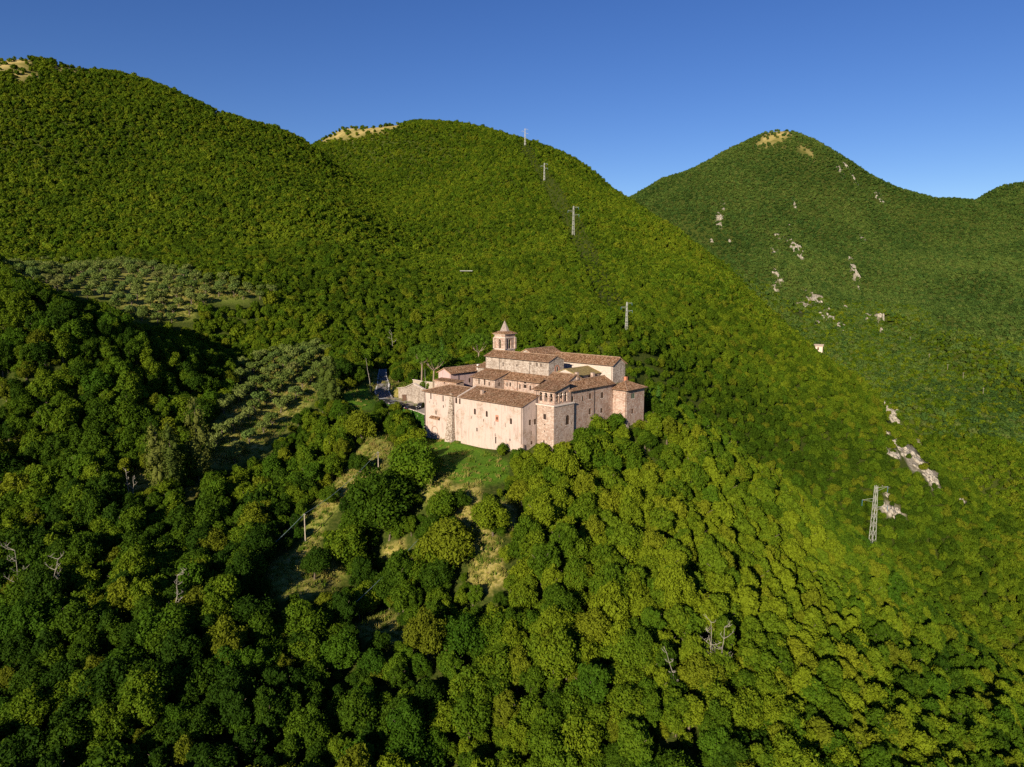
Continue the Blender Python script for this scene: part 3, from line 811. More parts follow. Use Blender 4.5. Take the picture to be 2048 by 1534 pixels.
# ------------------------------------------------------------------ building materials
def stone_mat(name, c1, c2, c3, joint, scale=1.9, plaster=None, pl_amt=0.0):
    t = NT(name)
    o = t.obj()
    v = t.node('ShaderNodeTexVoronoi', feature='F1'); t.put(v.inputs['Scale'], scale)
    mp = t.node('ShaderNodeMapping'); t.put(mp.inputs['Scale'], (1, 1, 1.6)); t.l.new(o, mp.inputs['Vector']); t.l.new(mp.outputs[0], v.inputs['Vector'])
    sep = t.node('ShaderNodeSeparateColor'); t.l.new(v.outputs['Color'], sep.inputs[0])
    c = t.ramp(sep.outputs[0], (.0, c1), (.5, c2), (1.0, c3))
    e = t.node('ShaderNodeTexVoronoi', feature='DISTANCE_TO_EDGE'); t.put(e.inputs['Scale'], scale); t.l.new(mp.outputs[0], e.inputs['Vector'])
    c = t.mix(t.math('LESS_THAN', e.outputs['Distance'], .045), c, joint)
    st = t.noise(o, .35, 5, .65)
    c = t.mix(1.0, c, t.ramp(st, (.28, (.66, .62, .58)), (.5, (.96, .95, .93)), (.72, (1.10, 1.07, 1.03))), 'MULTIPLY')
    if plaster:
        pn = t.noise(o, .22, 5, .7)
        f = t.ramp(t.math('ADD', pn, pl_amt - .5), (.45, (0, 0, 0)), (.56, (1, 1, 1)))
        pc = t.mix(t.noise(o, 1.4, 4), tuple(x * .86 for x in plaster), plaster)
        c = t.mix(f, c, pc)
    ms_ = t.node('ShaderNodeMapping'); t.put(ms_.inputs['Scale'], (1.1, 1.1, .13)); t.l.new(o, ms_.inputs['Vector'])      # rain streaks
    c = t.mix(1.0, c, t.ramp(t.noise(ms_.outputs[0], 1.0, 5, .7), (.30, (.66, .63, .60)), (.48, (1, 1, 1)), (.8, (1.05, 1.03, 1.0))), 'MULTIPLY')
    c = t.mix(t.ramp(t.noise(o, 2.6, 3, .7), (.62, (0, 0, 0)), (.74, (.45, .45, .45))), c, tuple(x * .55 for x in c1))      # patched and bare spots
    t.bump(e.outputs['Distance'], .5, .08)
    return t.done(c, .9, .1)
STONE = stone_mat('rubble_stone', (.34, .23, .18), (.44, .335, .275), (.50, .415, .36), (.31, .235, .19))
STONE_PINK = stone_mat('pink_stone', (.33, .20, .15), (.44, .32, .26), (.50, .41, .35), (.27, .19, .15), plaster=(.47, .36, .30), pl_amt=.40)
STONE_GREY = stone_mat('grey_stone', (.28, .22, .18), (.40, .34, .29), (.48, .42, .37), (.22, .18, .15))
STONE_ROUGH = stone_mat('rough_buttress_stone', (.20, .15, .11), (.40, .32, .26), (.58, .50, .43), (.13, .10, .08), scale=2.4)
PLASTER = stone_mat('old_plaster', (.36, .25, .19), (.44, .34, .28), (.50, .41, .35), (.33, .25, .20), plaster=(.53, .415, .360), pl_amt=.58)
PINK = stone_mat('pink_render', (.46, .32, .29), (.48, .34, .31), (.50, .36, .33), (.46, .32, .29), plaster=(.50, .35, .33), pl_amt=.8)
TRIM = plain('pale_stone_trim', (.60, .50, .43), .85, .1)
BRICK_RED = plain('red_brick', (.42, .17, .10), .85, .1)
FRAME = plain('weathered_wood', (.10, .055, .035), .6, .2)
FRAME_PALE = plain('pale_window_frame', (.42, .34, .27), .7, .2)
SHUTTER_GREEN = plain('grey_green_shutter', (.10, .12, .085), .6, .2)
GLASS = plain('dark_window_glass', (.018, .017, .018), .15, .5, var=.2)
PIPE = plain('dark_downpipe', (.055, .035, .028), .5, .4)
ROCK = plain('limestone', (.31, .275, .22), .95, .1, var=.45, scale=.5)
t = NT('roof_tiles')
uvn = t.node('ShaderNodeUVMap')
sx = t.node('ShaderNodeSeparateXYZ'); t.l.new(uvn.outputs[0], sx.inputs[0])
row = t.math('FRACT', t.math('MULTIPLY', sx.outputs[0], 4.0)); crs = t.math('FRACT', t.math('MULTIPLY', sx.outputs[1], 2.6))
wn_ = t.node('ShaderNodeTexWhiteNoise', noise_dimensions='2D')
fl = t.node('ShaderNodeVectorMath', operation='FLOOR'); ml = t.node('ShaderNodeVectorMath', operation='MULTIPLY'); ml.inputs[1].default_value = (4.0, 2.6, 1)
t.l.new(uvn.outputs[0], ml.inputs[0]); t.l.new(ml.outputs[0], fl.inputs[0]); t.l.new(fl.outputs[0], wn_.inputs['Vector'])
cc = t.ramp(wn_.outputs['Value'], (0, (.105, .050, .026)), (.45, (.265, .138, .074)), (.8, (.40, .225, .130)), (1, (.52, .36, .24)))
cc = t.mix(t.ramp(t.noise(t.obj(), .5, 4), (.38, (0, 0, 0)), (.72, (.5, .5, .5))), cc, (.165, .115, .060))
cc = t.mix(t.ramp(t.noise(t.obj(), 1.7, 3), (.55, (0, 0, 0)), (.72, (.5, .5, .5))), cc, (.30, .155, .075))
arch = t.math('SINE', t.math('MULTIPLY', row, math.pi))
t.bump(arch, 1.0, .12)
ROOF = t.done(cc, .9, .1)
SLATE = plain('grey_spire_tiles', (.30, .235, .20), .85, .15, var=.35, scale=2.5)

# ------------------------------------------------------------------ building kit, in the abbey's own axes
ARZ = math.atan2(AU[1], AU[0])
def on_face(face, pos, px, py):
    """place on a wall plane under a photograph pixel: distance along the wall, height, metres per pixel"""
    D = ray(px, py)
    ax = AV if face in ('front', 'back') else AU
    t_ = (pos + AO @ ax) / (D[:2] @ ax)
    p = D * t_
    q = p[:2] - AO
    s = q @ AU if face in ('front', 'back') else q @ AV
    return float(s), float(p[2] + HC), float(np.linalg.norm(p) / FPX)
def face_mesh(mb, P, s0, s1, z0, z1, holes, depth=.4, inward=None):
    """wall sheet between s0..s1, z0..z1 with real openings and reveals. P(s, z, d) -> local point, d = depth into the wall"""
    xs = sorted({s0, s1, *[h[0] for h in holes], *[h[1] for h in holes]})
    zs = sorted({z0, z1, *[h[2] for h in holes], *[h[3] for h in holes]})
    for i in range(len(xs) - 1):
        for j in range(len(zs) - 1):
            cx = (xs[i] + xs[i + 1]) / 2; cz = (zs[j] + zs[j + 1]) / 2
            if any(h[0] < cx < h[1] and h[2] < cz < h[3] for h in holes): continue
            mb.add([P(xs[i], zs[j], 0), P(xs[i + 1], zs[j], 0), P(xs[i + 1], zs[j + 1], 0), P(xs[i], zs[j + 1], 0)], [(0, 1, 2, 3)])
    for (a, b, c, d, arched) in holes:
        w = b - a
        if not arched:
            edge = [(a, c), (a, d), (b, d), (b, c)]
        else:
            r = w / 2; n = 8
            arc = [(a + r - r * math.cos(math.pi * k / n), d - r + r * math.sin(math.pi * k / n)) for k in range(n + 1)]
            edge = [(a, c)] + arc + [(b, c)]
            for k in range(n):
                corner = (a, d) if k < n / 2 else (b, d)
                mb.add([P(*arc[k], 0), P(*arc[k + 1], 0), P(*corner, 0)], [(0, 1, 2)])
        for k in range(len(edge)):
            e0 = edge[k]; e1 = edge[(k + 1) % len(edge)]
            mb.add([P(*e0, 0), P(*e1, 0), P(*e1, depth), P(*e0, depth)], [(0, 1, 2, 3)])
class Building:
    def __init__(s, name, label, cat, u0, u1, v0, v1, zb, ze, mat, group='abbey buildings'):
        s.u0, s.u1, s.v0, s.v1, s.zb, s.ze, s.mat = u0, u1, v0, v1, zb, ze, mat
        s.c = ((u0 + u1) / 2, (v0 + v1) / 2)
        x, y = ab(*s.c)
        s.root = empty(name, (x, y, zb), ARZ, label, cat, group)
        s.h = {'front': [], 'right': [], 'back': [], 'left': []}
        s.mb = MB()
    def L(s, u, v, z): return (u - s.c[0], v - s.c[1], z - s.zb)
    def P(s, face):
        return {'front': lambda a, z, d: s.L(a, s.v0 + d, z), 'back': lambda a, z, d: s.L(a, s.v1 - d, z),
                'right': lambda a, z, d: s.L(s.u1 - d, a, z), 'left': lambda a, z, d: s.L(s.u0 + d, a, z)}[face]
    def pos(s, face): return {'front': s.v0, 'back': s.v1, 'right': s.u1, 'left': s.u0}[face]
    def hole(s, face, px, py, w, h, arched=False, kind='window', frame=None, label=None, scale=(1, 1), pane=None, depth=.13):
        """w, h in photograph pixels"""
        a, z, m = on_face(face, s.pos(face), px, py)
        k = .73 if face in ('front', 'back') else .685
        hw = w * m / k / 2 * scale[0] * 1.2; hh = h * m / 2 * scale[1] * 1.08
        s.opening(face, a - hw, a + hw, z - hh, z + hh, arched, kind, frame, label, pane, depth)
    def opening(s, face, a, b, c, d, arched=False, kind='window', frame=None, label=None, pane=None, depth=.13):
        lo, hi = (s.u0, s.u1) if face in ('front', 'back') else (s.v0, s.v1)
        if a < lo + .15: b += lo + .15 - a; a = lo + .15
        if b > hi - .15: a -= b - hi + .15; b = hi - .15
        d = min(d, s.ze - .05)
        for (a2, b2, c2, d2, _) in s.h[face]:
            if a < b2 + .05 and b > a2 - .05 and c < d2 + .05 and d > c2 - .05: return
        s.h[face].append((a, b, c, d, arched))
        if kind == 'open': return
        P = s.P(face)
        mb = MB()
        dd = depth - .02
        mb.add([P(a, c, dd), P(b, c, dd), P(b, d, dd), P(a, d, dd), P(a, c, dd + .06), P(b, c, dd + .06), P(b, d, dd + .06), P(a, d, dd + .06)],
               [(0, 1, 2, 3), (7, 6, 5, 4), (0, 4, 5, 1), (1, 5, 6, 2), (2, 6, 7, 3), (3, 7, 4, 0)])
        o = mb.build(kind, pane or (GLASS if kind == 'window' else FRAME), s.root)
        if label: o['label'] = label
        if kind == 'window':
            f = MB(); fw = min(.09, (b - a) * .16); d0 = dd - .05
            def bar(a0, b0, c0, d0_):
                f.add([P(a0, c0, d0), P(b0, c0, d0), P(b0, d0_, d0), P(a0, d0_, d0), P(a0, c0, dd), P(b0, c0, dd), P(b0, d0_, dd), P(a0, d0_, dd)],
                      [(0, 1, 2, 3), (7, 6, 5, 4), (0, 4, 5, 1), (1, 5, 6, 2), (2, 6, 7, 3), (3, 7, 4, 0)])
            bar(a, a + fw, c, d); bar(b - fw, b, c, d); bar(a + fw, b - fw, c, c + fw); bar(a + fw, b - fw, d - fw, d)
            if b - a > .7: bar((a + b) / 2 - fw / 2, (a + b) / 2 + fw / 2, c + fw, d - fw)
            f.build('frame', frame or FRAME, o)
            if b - a > .75:
                g_ = MB()
                p = [P(a - .1, c - .14, -.07), P(b + .1, c - .14, -.07), P(b + .1, c, -.07), P(a - .1, c, -.07), P(a - .1, c - .14, .02), P(b + .1, c - .14, .02), P(b + .1, c, .02), P(a - .1, c, .02)]
                g_.add(p, [(0, 1, 2, 3), (7, 6, 5, 4), (0, 4, 5, 1), (1, 5, 6, 2), (2, 6, 7, 3), (3, 7, 4, 0)])
                g_.build('sill', TRIM, o)
        else:
            f = MB(); d0 = dd - .06
            for (a0, b0, c0, d0_) in ((a, a + .1, c, d), (b - .1, b, c, d)):
                f.add([P(a0, c0, d0), P(b0, c0, d0), P(b0, d0_, d0), P(a0, d0_, d0), P(a0, c0, dd), P(b0, c0, dd), P(b0, d0_, dd), P(a0, d0_, dd)],
                      [(0, 1, 2, 3), (7, 6, 5, 4), (0, 4, 5, 1), (1, 5, 6, 2), (2, 6, 7, 3), (3, 7, 4, 0)])
            f.build('frame', FRAME_PALE, o)
    def walls(s, skip=(), depth=.4, tops=None):
        for face, (lo, hi) in (('front', (s.u0, s.u1)), ('right', (s.v0, s.v1)), ('back', (s.u0, s.u1)), ('left', (s.v0, s.v1))):
            if face in skip: continue
            face_mesh(s.mb, s.P(face), lo, hi, s.zb, s.ze, s.h[face], depth)
    def finish(s, name='wall'):
        return s.mb.build(name, s.mat, s.root)
    # roofs: list of planes (each a list of (u, v, z)), upslope direction for the tile rows
    def roof(s, planes, t=.20, name='roof', mat=None):
        mb = MB()
        for poly, along in planes:
            top = [s.L(*p) for p in poly]; bot = [(x, y, z - t) for x, y, z in top]
            n = len(top)
            uv = [((p[0], p[1]) if along == 'u' else (p[1], p[0])) for p in poly]
            mb.add(top, [tuple(range(n))], [uv])
            mb.add(bot, [tuple(reversed(range(n)))])
            for k in range(n):
                a, b = k, (k + 1) % n
                mb.add([top[a], bot[a], bot[b], top[b]], [(0, 1, 2, 3)])
        return mb.build(name, mat or ROOF, s.root)
    def ridge(s, roof, a, b, r=.16):
        m = MB(); m.tube([s.L(*a), s.L(*b)], [r, r], 6); m.build('ridge_tiles', ROOF_RIDGE, roof)
    def gutter(s, a, b):
        m = MB(); m.bar(s.L(*a), s.L(*b), .14, .14); m.build('gutter', PIPE, s.root)
    def pipe(s, face, at, z0, z1):
        P = s.P(face); m = MB()
        m.tube([P(at, z0, -.1), P(at, z1, -.1)], [.075, .075], 6); m.build('downpipe', PIPE, s.root)
    def gable(s, axis, zr, o=.5, oe=.35, tri_holes=None, left_end=True, right_end=True):
        """pitched roof with its ridge along axis; the gable triangles belong to the wall"""
        u0, u1, v0, v1, ze = s.u0, s.u1, s.v0, s.v1, s.ze
        if axis == 'u':
            vm = (v0 + v1) / 2; k = (zr - ze) / (vm - v0)
            for u in (u0, u1): s.mb.add([s.L(u, v0, ze), s.L(u, v1, ze), s.L(u, vm, zr)], [(0, 1, 2)])
            z_e = ze - o * k + .12; zt = zr + .12
            r = s.roof([([(u0 - oe, v0 - o, z_e), (u1 + oe, v0 - o, z_e), (u1 + oe, vm, zt), (u0 - oe, vm, zt)], 'u'),
                        ([(u1 + oe, v1 + o, z_e), (u0 - oe, v1 + o, z_e), (u0 - oe, vm, zt), (u1 + oe, vm, zt)], 'u')])
            s.ridge(r, (u0 - oe, vm, zt), (u1 + oe, vm, zt))
            s.gutter((u0 - oe, v0 - o - .05, z_e - .12), (u1 + oe, v0 - o - .05, z_e - .12))
        else:
            um = (u0 + u1) / 2; k = (zr - ze) / (um - u0)
            for v in (v0, v1): s.mb.add([s.L(u0, v, ze), s.L(u1, v, ze), s.L(um, v, zr)], [(0, 1, 2)])
            z_e = ze - o * k + .12; zt = zr + .12
            r = s.roof([([(u1 + o, v0 - oe, z_e), (u1 + o, v1 + oe, z_e), (um, v1 + oe, zt), (um, v0 - oe, zt)], 'v'),
                        ([(u0 - o, v1 + oe, z_e), (u0 - o, v0 - oe, z_e), (um, v0 - oe, zt), (um, v1 + oe, zt)], 'v')])
            s.ridge(r, (um, v0 - oe, zt), (um, v1 + oe, zt))
            s.gutter((u1 + o + .05, v0 - oe, z_e - .12), (u1 + o + .05, v1 + oe, z_e - .12))
        return r
    def chimney(s, u, v, z0, h=1.2, w=.7, roof=None, mat=None):
        m = MB(); x, y, z = s.L(u, v, z0)
        m.box(x - w / 2, x + w / 2, y - w / 2, y + w / 2, z - .8, z + h)
        c = m.build('chimney', mat or STONE_PINK, roof or s.root)
        m = MB(); m.box(x - w / 2 - .12, x + w / 2 + .12, y - w / 2 - .12, y + w / 2 + .12, z + h, z + h + .14)
        for dx in (-1, 1):
            m.box(x + dx * w * .35 - .08, x + dx * w * .35 + .08, y - w / 2, y + w / 2, z + h + .14, z + h + .4)
        m.box(x - w / 2 - .1, x + w / 2 + .1, y - w / 2 - .1, y + w / 2 + .1, z + h + .4, z + h + .5)
        return c
ROOF_RIDGE = plain('ridge_tile_clay', (.27, .18, .12), .9, .1, var=.4)
def z3(x, y): return 830 + x / 8.52, 750 + y / 8.52
def z1(x, y): return 830 + x / 8.52, 620 + y / 8.52
def z2(x, y): return 1040 + x / 6.817, 660 + y / 6.817
def z4(x, y): return 1010 + x / 6.817, 740 + y / 6.817

# ---- west block of the long front (left end), hipped at its left end
b = Building('front_wing', 'left block of the pale front range with sloping stone buttress and blind arch', 'building', -38.9, -22.4, 0, 11, -7, 12.0, PLASTER)
for (x, y, w, h) in ((270, 360, 18, 95), (478, 400, 18, 95), (357, 640, 16, 65), (482, 537, 14, 42)): b.hole('front', *z3(x, y), w / 8.52, h / 8.52)
for (x, y) in ((702, 432), (767, 446)): b.hole('front', *z3(x, y), 30 / 8.52, 95 / 8.52, True)
b.hole('front', *z3(822, 735), 28 / 8.52, 90 / 8.52); b.hole('front', *z3(820, 1025), 28 / 8.52, 130 / 8.52, True, kind='door')
for (x, y, h) in ((245, 460, 45), (312, 480, 45), (370, 490, 60), (515, 520, 60), (496, 735, 40), (580, 540, 60), (525, 425, 25), (870, 720, 30)): b.hole('front', *z3(x, y), 6 / 8.52, h / 8.52 * .7)
b.walls()
b.finish()
rf = b.roof([([(-39.4, -.6, 11.95), (-22.6, -.6, 11.95), (-22.6, 5.5, 13.7), (-34.0, 5.5, 13.7)], 'u'), ([(-39.4, 11.6, 11.95), (-39.4, -.6, 11.95), (-34.0, 5.5, 13.7)], 'v'),
             ([(-22.6, 11.6, 11.95), (-39.4, 11.6, 11.95), (-34.0, 5.5, 13.7), (-22.6, 5.5, 13.7)], 'u')])
b.ridge(rf, (-34, 5.5, 13.7), (-22.6, 5.5, 13.7)); b.ridge(rf, (-39.4, -.6, 11.95), (-34, 5.5, 13.7))
b.gutter((-39.4, -.66, 11.82), (-22.6, -.66, 11.82)); b.pipe('front', -38.6, -4, 11.8)
bt = MB()      # battered buttress
uB = on_face('front', 0, *z3(630, 700))[0]
for (w0, w1, d0, d1, zz0, zz1) in ((1.9, .75, 2.3, .45, -7, 9.0), (.75, .55, .45, .3, 9.0, 12.4)):
    P = [b.L(uB - w0, -d0, zz0), b.L(uB + w0, -d0, zz0), b.L(uB + w0, .1, zz0), b.L(uB - w0, .1, zz0), b.L(uB - w1, -d1, zz1), b.L(uB + w1, -d1, zz1), b.L(uB + w1, .1, zz1), b.L(uB - w1, .1, zz1)]
    bt.add(P, [(0, 3, 2, 1), (4, 5, 6, 7), (0, 1, 5, 4), (1, 2, 6, 5), (2, 3, 7, 6), (3, 0, 4, 7)])
bt.build('buttress', STONE_ROUGH, b.root)['label'] = 'rough grey rubble buttress'
b.pipe('front', uB + 1.0, -2, 11.8)
def arch_band(b, face, uc, w, zb_, zt, proud=.12, th=.28, mat=None, name='arch'):
    """a proud stone band round a blind arch"""
    P = b.P(face); m = MB(); r = w / 2
    pts = [(uc - r, zb_)] + [(uc - r * math.cos(math.pi * k / 12), zt - r + r * math.sin(math.pi * k / 12)) for k in range(13)] + [(uc + r, zb_)]
    q = [(uc - r - th, zb_)] + [(uc - (r + th) * math.cos(math.pi * k / 12), zt - r + (r + th) * math.sin(math.pi * k / 12)) for k in range(13)] + [(uc + r + th, zb_)]
    for k in range(len(pts) - 1):
        a, b_, c, d = pts[k], pts[k + 1], q[k + 1], q[k]
        m.add([P(*a, -proud), P(*b_, -proud), P(*c, -proud), P(*d, -proud), P(*a, .02), P(*b_, .02), P(*c, .02), P(*d, .02)],
              [(0, 1, 2, 3), (0, 4, 5, 1), (1, 5, 6, 2), (2, 6, 7, 3), (3, 7, 4, 0)])
    return m.build(name, mat or TRIM, b.root)
s_, z_, m_ = on_face('front', 0, *z3(338, 880)); arch_band(b, 'front', s_, 2.3, -5, z_, mat=STONE_PINK)
s_, z_, m_ = on_face('front', 0, *z3(775, 585)); arch_band(b, 'front', s_, 2.9, -1.2, z_, proud=.16, mat=PLASTER)
s_, z_, m_ = on_face('front', 0, *z3(355, 715))
can = b.roof([([(s_ - 2.0, -1.0, z_ - .35), (s_ + 2.0, -1.0, z_ - .35), (s_ + 2.0, .0, z_ + .25), (s_ - 2.0, .0, z_ + .25)], 'u')], t=.12, name='tiled_canopy')

# ---- long plain block of the front (right part), a little proud and with its own roof
b = Building('front_hall', 'long pale plastered front hall with tiled roof and arched windows', 'building', -22.4, .8, -.9, 12, -7, 12.15, PLASTER)
for (x, y) in ((1020, 622), (1222, 662), (1635, 787)): b.hole('front', *z3(x, y), 30 / 8.52, 96 / 8.52, True)
b.hole('front', *z3(1398, 738), 22 / 8.52, 50 / 8.52, label='small blocked window in a red brick surround')
for (x, y, w, h) in ((1055, 930, 18, 60), (1375, 1110, 18, 110), (1618, 1105, 14, 36), (1360, 820, 7, 60), (1538, 855, 7, 60), (1165, 770, 7, 45), (960, 725, 8, 36), (1366, 1020, 8, 50)): b.hole('front', *z3(x, y), w / 8.52, h / 8.52)
b.mat = PLASTER
for (x, y, w, h) in ((341, 716, 26, 72), (410, 706, 26, 72), (365, 858, 8, 55), (365, 993, 24, 46), (318, 610, 6, 30)): b.hole('right', *z4(x, y), w / 6.817, h / 6.817)
b.walls()
rf = b.gable('u', 14.3, o=.6, oe=.25)
m = MB(); m.bar(b.L(-22.7, -1.6, 12.12), b.L(-22.7, 5.55, 14.5), .3, .3); m.build('white_verge', TRIM, b.root)
b.finish()
s_, z_, m_ = on_face('front', -.9, *z3(1398, 738))
P = b.P('front'); m = MB()
for (a0, b0, c0, d0) in ((s_ - .55, s_ - .28, z_ - .85, z_ + .85), (s_ + .28, s_ + .55, z_ - .85, z_ + .85), (s_ - .28, s_ + .28, z_ + .5, z_ + .85), (s_ - .28, s_ + .28, z_ - .85, z_ - .5)):
    m.add([P(a0, c0, -.05), P(b0, c0, -.05), P(b0, d0, -.05), P(a0, d0, -.05), P(a0, c0, .02), P(b0, c0, .02), P(b0, d0, .02), P(a0, d0, .02)], [(0, 1, 2, 3), (0, 4, 5, 1), (1, 5, 6, 2), (2, 6, 7, 3), (3, 7, 4, 0)])
m.build('brick_surround', BRICK_RED, b.root)
p = atz(*z3(1145, 320), 13.2)[:2] - AO
b.chimney(float(p @ AU), float(p @ AV), 13.2, 1.0, .75, rf, STONE)
b.pipe('front', .5, 1.5, 11.8)
m = MB(); x0, y0, zz = b.L(.8, -.9, -7)          # corner pier
P = [b.L(.0, -1.7, -7), b.L(1.5, -1.7, -7), b.L(1.5, -.6, -7), b.L(.0, -.6, -7), b.L(.3, -1.15, 2.2), b.L(1.2, -1.15, 2.2), b.L(1.2, -.6, 2.2), b.L(.3, -.6, 2.2)]
m.add(P, [(0, 3, 2, 1), (4, 5, 6, 7), (0, 1, 5, 4), (1, 2, 6, 5), (2, 3, 7, 6), (3, 0, 4, 7)]); m.build('corner_pier', STONE, b.root)

# ---- loggia tower: broad stone base with an open arcaded storey on top
b = Building('loggia_tower', 'stone corner tower with open arcaded loggia under a sloping tile roof', 'tower', .85, 6.8, 4.4, 12.6, -7, 12.0, STONE)
for (x, y, w, h) in ((541, 637, 30, 72), (541, 745, 11, 20), (540, 835, 9, 22), (529, 985, 16, 50)): b.hole('front', *z4(x, y), w / 6.817, h / 6.817)
b.hole('right', *z4(852, 680), 42 / 6.817, 125 / 6.817, True); b.hole('right', *z4(910, 722), 11 / 6.817, 32 / 6.817); b.hole('right', *z4(770, 740), 8 / 6.817, 40 / 6.817)
b.walls(); b.finish()
m = MB(); m.box(*[q for q in (.85 - b.c[0] - .1, 6.8 - b.c[0] + .25, 4.4 - b.c[1] - .25, 12.6 - b.c[1] + .15)], 12.0 - b.zb, 12.28 - b.zb); m.build('ledge', TRIM, b.root)
LB = b
u0, u1, v0, v1 = -.6, 6.2, 5.3, 11.4
sv = (b.u0, b.u1, b.v0, b.v1, b.zb, b.ze)
wl_ = MB()
def PF(face):
    return {'front': lambda a, z, d: LB.L(a, v0 + d, z), 'right': lambda a, z, d: LB.L(u1 - d, a, z), 'back': lambda a, z, d: LB.L(a, v1 - d, z), 'left': lambda a, z, d: LB.L(u0 + d, a, z)}[face]
fr = [(a - .52, a + .52, 12.9, 15.2, True) for a in (1.55, 3.3, 5.05)]
rt = [(a - .55, a + .55, 12.7, 15.3, True) for a in (6.5, 8.2, 9.9)]
face_mesh(wl_, PF('front'), u0, u1, 12.28, 15.9, fr, .5); face_mesh(wl_, PF('right'), v0, v1, 12.28, 15.9, rt, .5)
face_mesh(wl_, PF('back'), u0, u1, 12.28, 17.4, [], .5); face_mesh(wl_, PF('left'), v0, v1, 12.28, 15.9, [], .5)
for u in (u0, u1): wl_.add([LB.L(u, v0, 15.9), LB.L(u, v1, 15.9), LB.L(u, v1, 17.4)], [(0, 1, 2)])
lo_ = wl_.build('loggia_wall', STONE_PINK, b.root)
for face, hs in (('front', fr), ('right', rt)):
    P = PF(face)
    for (a, c, z0_, z1_, _) in hs:                        # impost blocks and a sill under each arch
        for e in (a, c):
            m = MB()
            m.add([P(e - .1, 14.5, -.06), P(e + .1, 14.5, -.06), P(e + .1, 14.72, -.06), P(e - .1, 14.72, -.06), P(e - .1, 14.5, .3), P(e + .1, 14.5, .3), P(e + .1, 14.72, .3), P(e - .1, 14.72, .3)], [(0, 1, 2, 3), (0, 4, 5, 1), (1, 5, 6, 2), (2, 6, 7, 3), (3, 7, 4, 0)])
            m.build('impost', TRIM, lo_)
k = (17.4 - 15.9) / (v1 - v0)
zz = lambda v: 15.9 + (v - v0) * k + .12
rf = b.roof([([(u0 - .5, v0 - .7, zz(v0 - .7)), (u1 + .55, v0 - .7, zz(v0 - .7)), (u1 + .55, v1 + .3, zz(v1 + .3)), (u0 - .5, v1 + .3, zz(v1 + .3))], 'u')])
b.gutter((u0 - .5, v0 - .75, zz(v0 - .7) - .14), (u1 + .55, v0 - .75, zz(v0 - .7) - .14))
b.pipe('front', 1.0, -3, 11.8); b.pipe('front', 1.0, 12.3, 15.7)

# ---- block behind the loggia
b = Building('inner_block', 'higher tiled block rising directly behind the loggia tower', 'building', -4.2, 3.2, 14.4, 20.6, 2, 17.3, STONE)
b.walls(); rf = b.gable('u', 18.7, o=.5); b.finish()
s_, z_, m_ = on_face('front', 17.0, *z2(795, 590)); b.chimney(3.0, 18.5, 18.0, 1.3, .8, rf)
# ---- east range
b = Building('east_range', 'right-hand stone range with two rows of small windows', 'building', -.4, 6.2, 11.4, 31.0, -6, 15.4, STONE_PINK)
for (x, y, w, h) in ((920, 398, 24, 74), (1062, 390, 18, 60), (1161, 357, 26, 72), (1324, 343, 36, 74), (1158, 565, 26, 78), (1317, 552, 30, 60), (1322, 740, 30, 60)): b.hole('right', *z4(x, y), w / 6.817, h / 6.817)
for (x, y) in ((840, 500), (1040, 690), (1180, 470), (1230, 460)): b.hole('right', *z4(x, y), 5 / 6.817, 22 / 6.817)
b.walls(); rf = b.gable('v', 17.1, o=.55); b.finish()
b.chimney(2.4, 26.5, 16.9, 1.5, .9, rf); b.chimney(1.2, 29.6, 16.6, 1.2, 1.0, rf)
vq = on_face('right', 6.2, *z4(1210, 500))[0]; b.pipe('right', vq, 3.5, 15.2); b.pipe('right', 12.0, 0, 15.2)
m = MB(); va = on_face('right', 6.2, *z4(1205, 700))[0]
m.box(6.2 - b.c[0], 7.3 - b.c[0], va - b.c[1], va + 5.2 - b.c[1], 0, 4.6 - b.zb); an = m.build('lean_to', STONE_PINK, b.root)
b.roof([([(7.6, va - .2, 4.55), (7.6, va + 5.4, 4.55), (6.2, va + 5.4, 5.1), (6.2, va - .2, 5.1)], 'v')], t=.12, name='lean_to_roof')
# ---- corner tower
b = Building('corner_tower', 'square pink stone corner tower with low hipped tile roof at right end', 'tower', 4.4, 10.8, 31.0, 39.8, -6, 13.9, STONE_PINK)
b.hole('front', *z4(1462, 358), 22 / 6.817, 54 / 6.817); b.hole('right', *z4(1745, 352), 52 / 6.817, 66 / 6.817, frame=SHUTTER_GREEN, pane=SHUTTER_GREEN, label='green shuttered window'); b.hole('right', *z4(1737, 563), 24 / 6.817, 60 / 6.817)
for (x, y) in ((1640, 300), (1800, 440), (1845, 620)): b.hole('right', *z4(x, y), 5 / 6.817, 20 / 6.817)
b.walls(); b.finish()
e0, e1, f0, f1 = 3.8, 11.5, 30.3, 40.5
A_ = (7.6, 34.6, 15.7); B_ = (7.6, 36.2, 15.7); ze_ = 13.85
rf = b.roof([([(e0, f0, ze_), (e1, f0, ze_), A_], 'u'), ([(e1, f0, ze_), (e1, f1, ze_), B_, A_], 'v'), ([(e1, f1, ze_), (e0, f1, ze_), B_], 'u'), ([(e0, f1, ze_), (e0, f0, ze_), A_, B_], 'v')])
b.ridge(rf, (e1, f0, ze_), A_); b.ridge(rf, A_, B_)
b.gutter((e0, f0 - .06, ze_ - .13), (e1, f0 - .06, ze_ - .13)); b.gutter((e1 + .06, f0, ze_ - .13), (e1 + .06, f1, ze_ - .13))
b.chimney(6.2, 37.2, 15.0, 1.6, .8, rf, BRICK_RED); b.pipe('front', 10.6, -3, 13.7)
m = MB(); P = [b.L(9.6, 29.6, -6), b.L(12.2, 29.6, -6), b.L(12.2, 32.4, -6), b.L(9.6, 32.4, -6), b.L(10.5, 30.8, 4.6), b.L(11.1, 30.8, 4.6), b.L(11.1, 31.6, 4.6), b.L(10.5, 31.6, 4.6)]
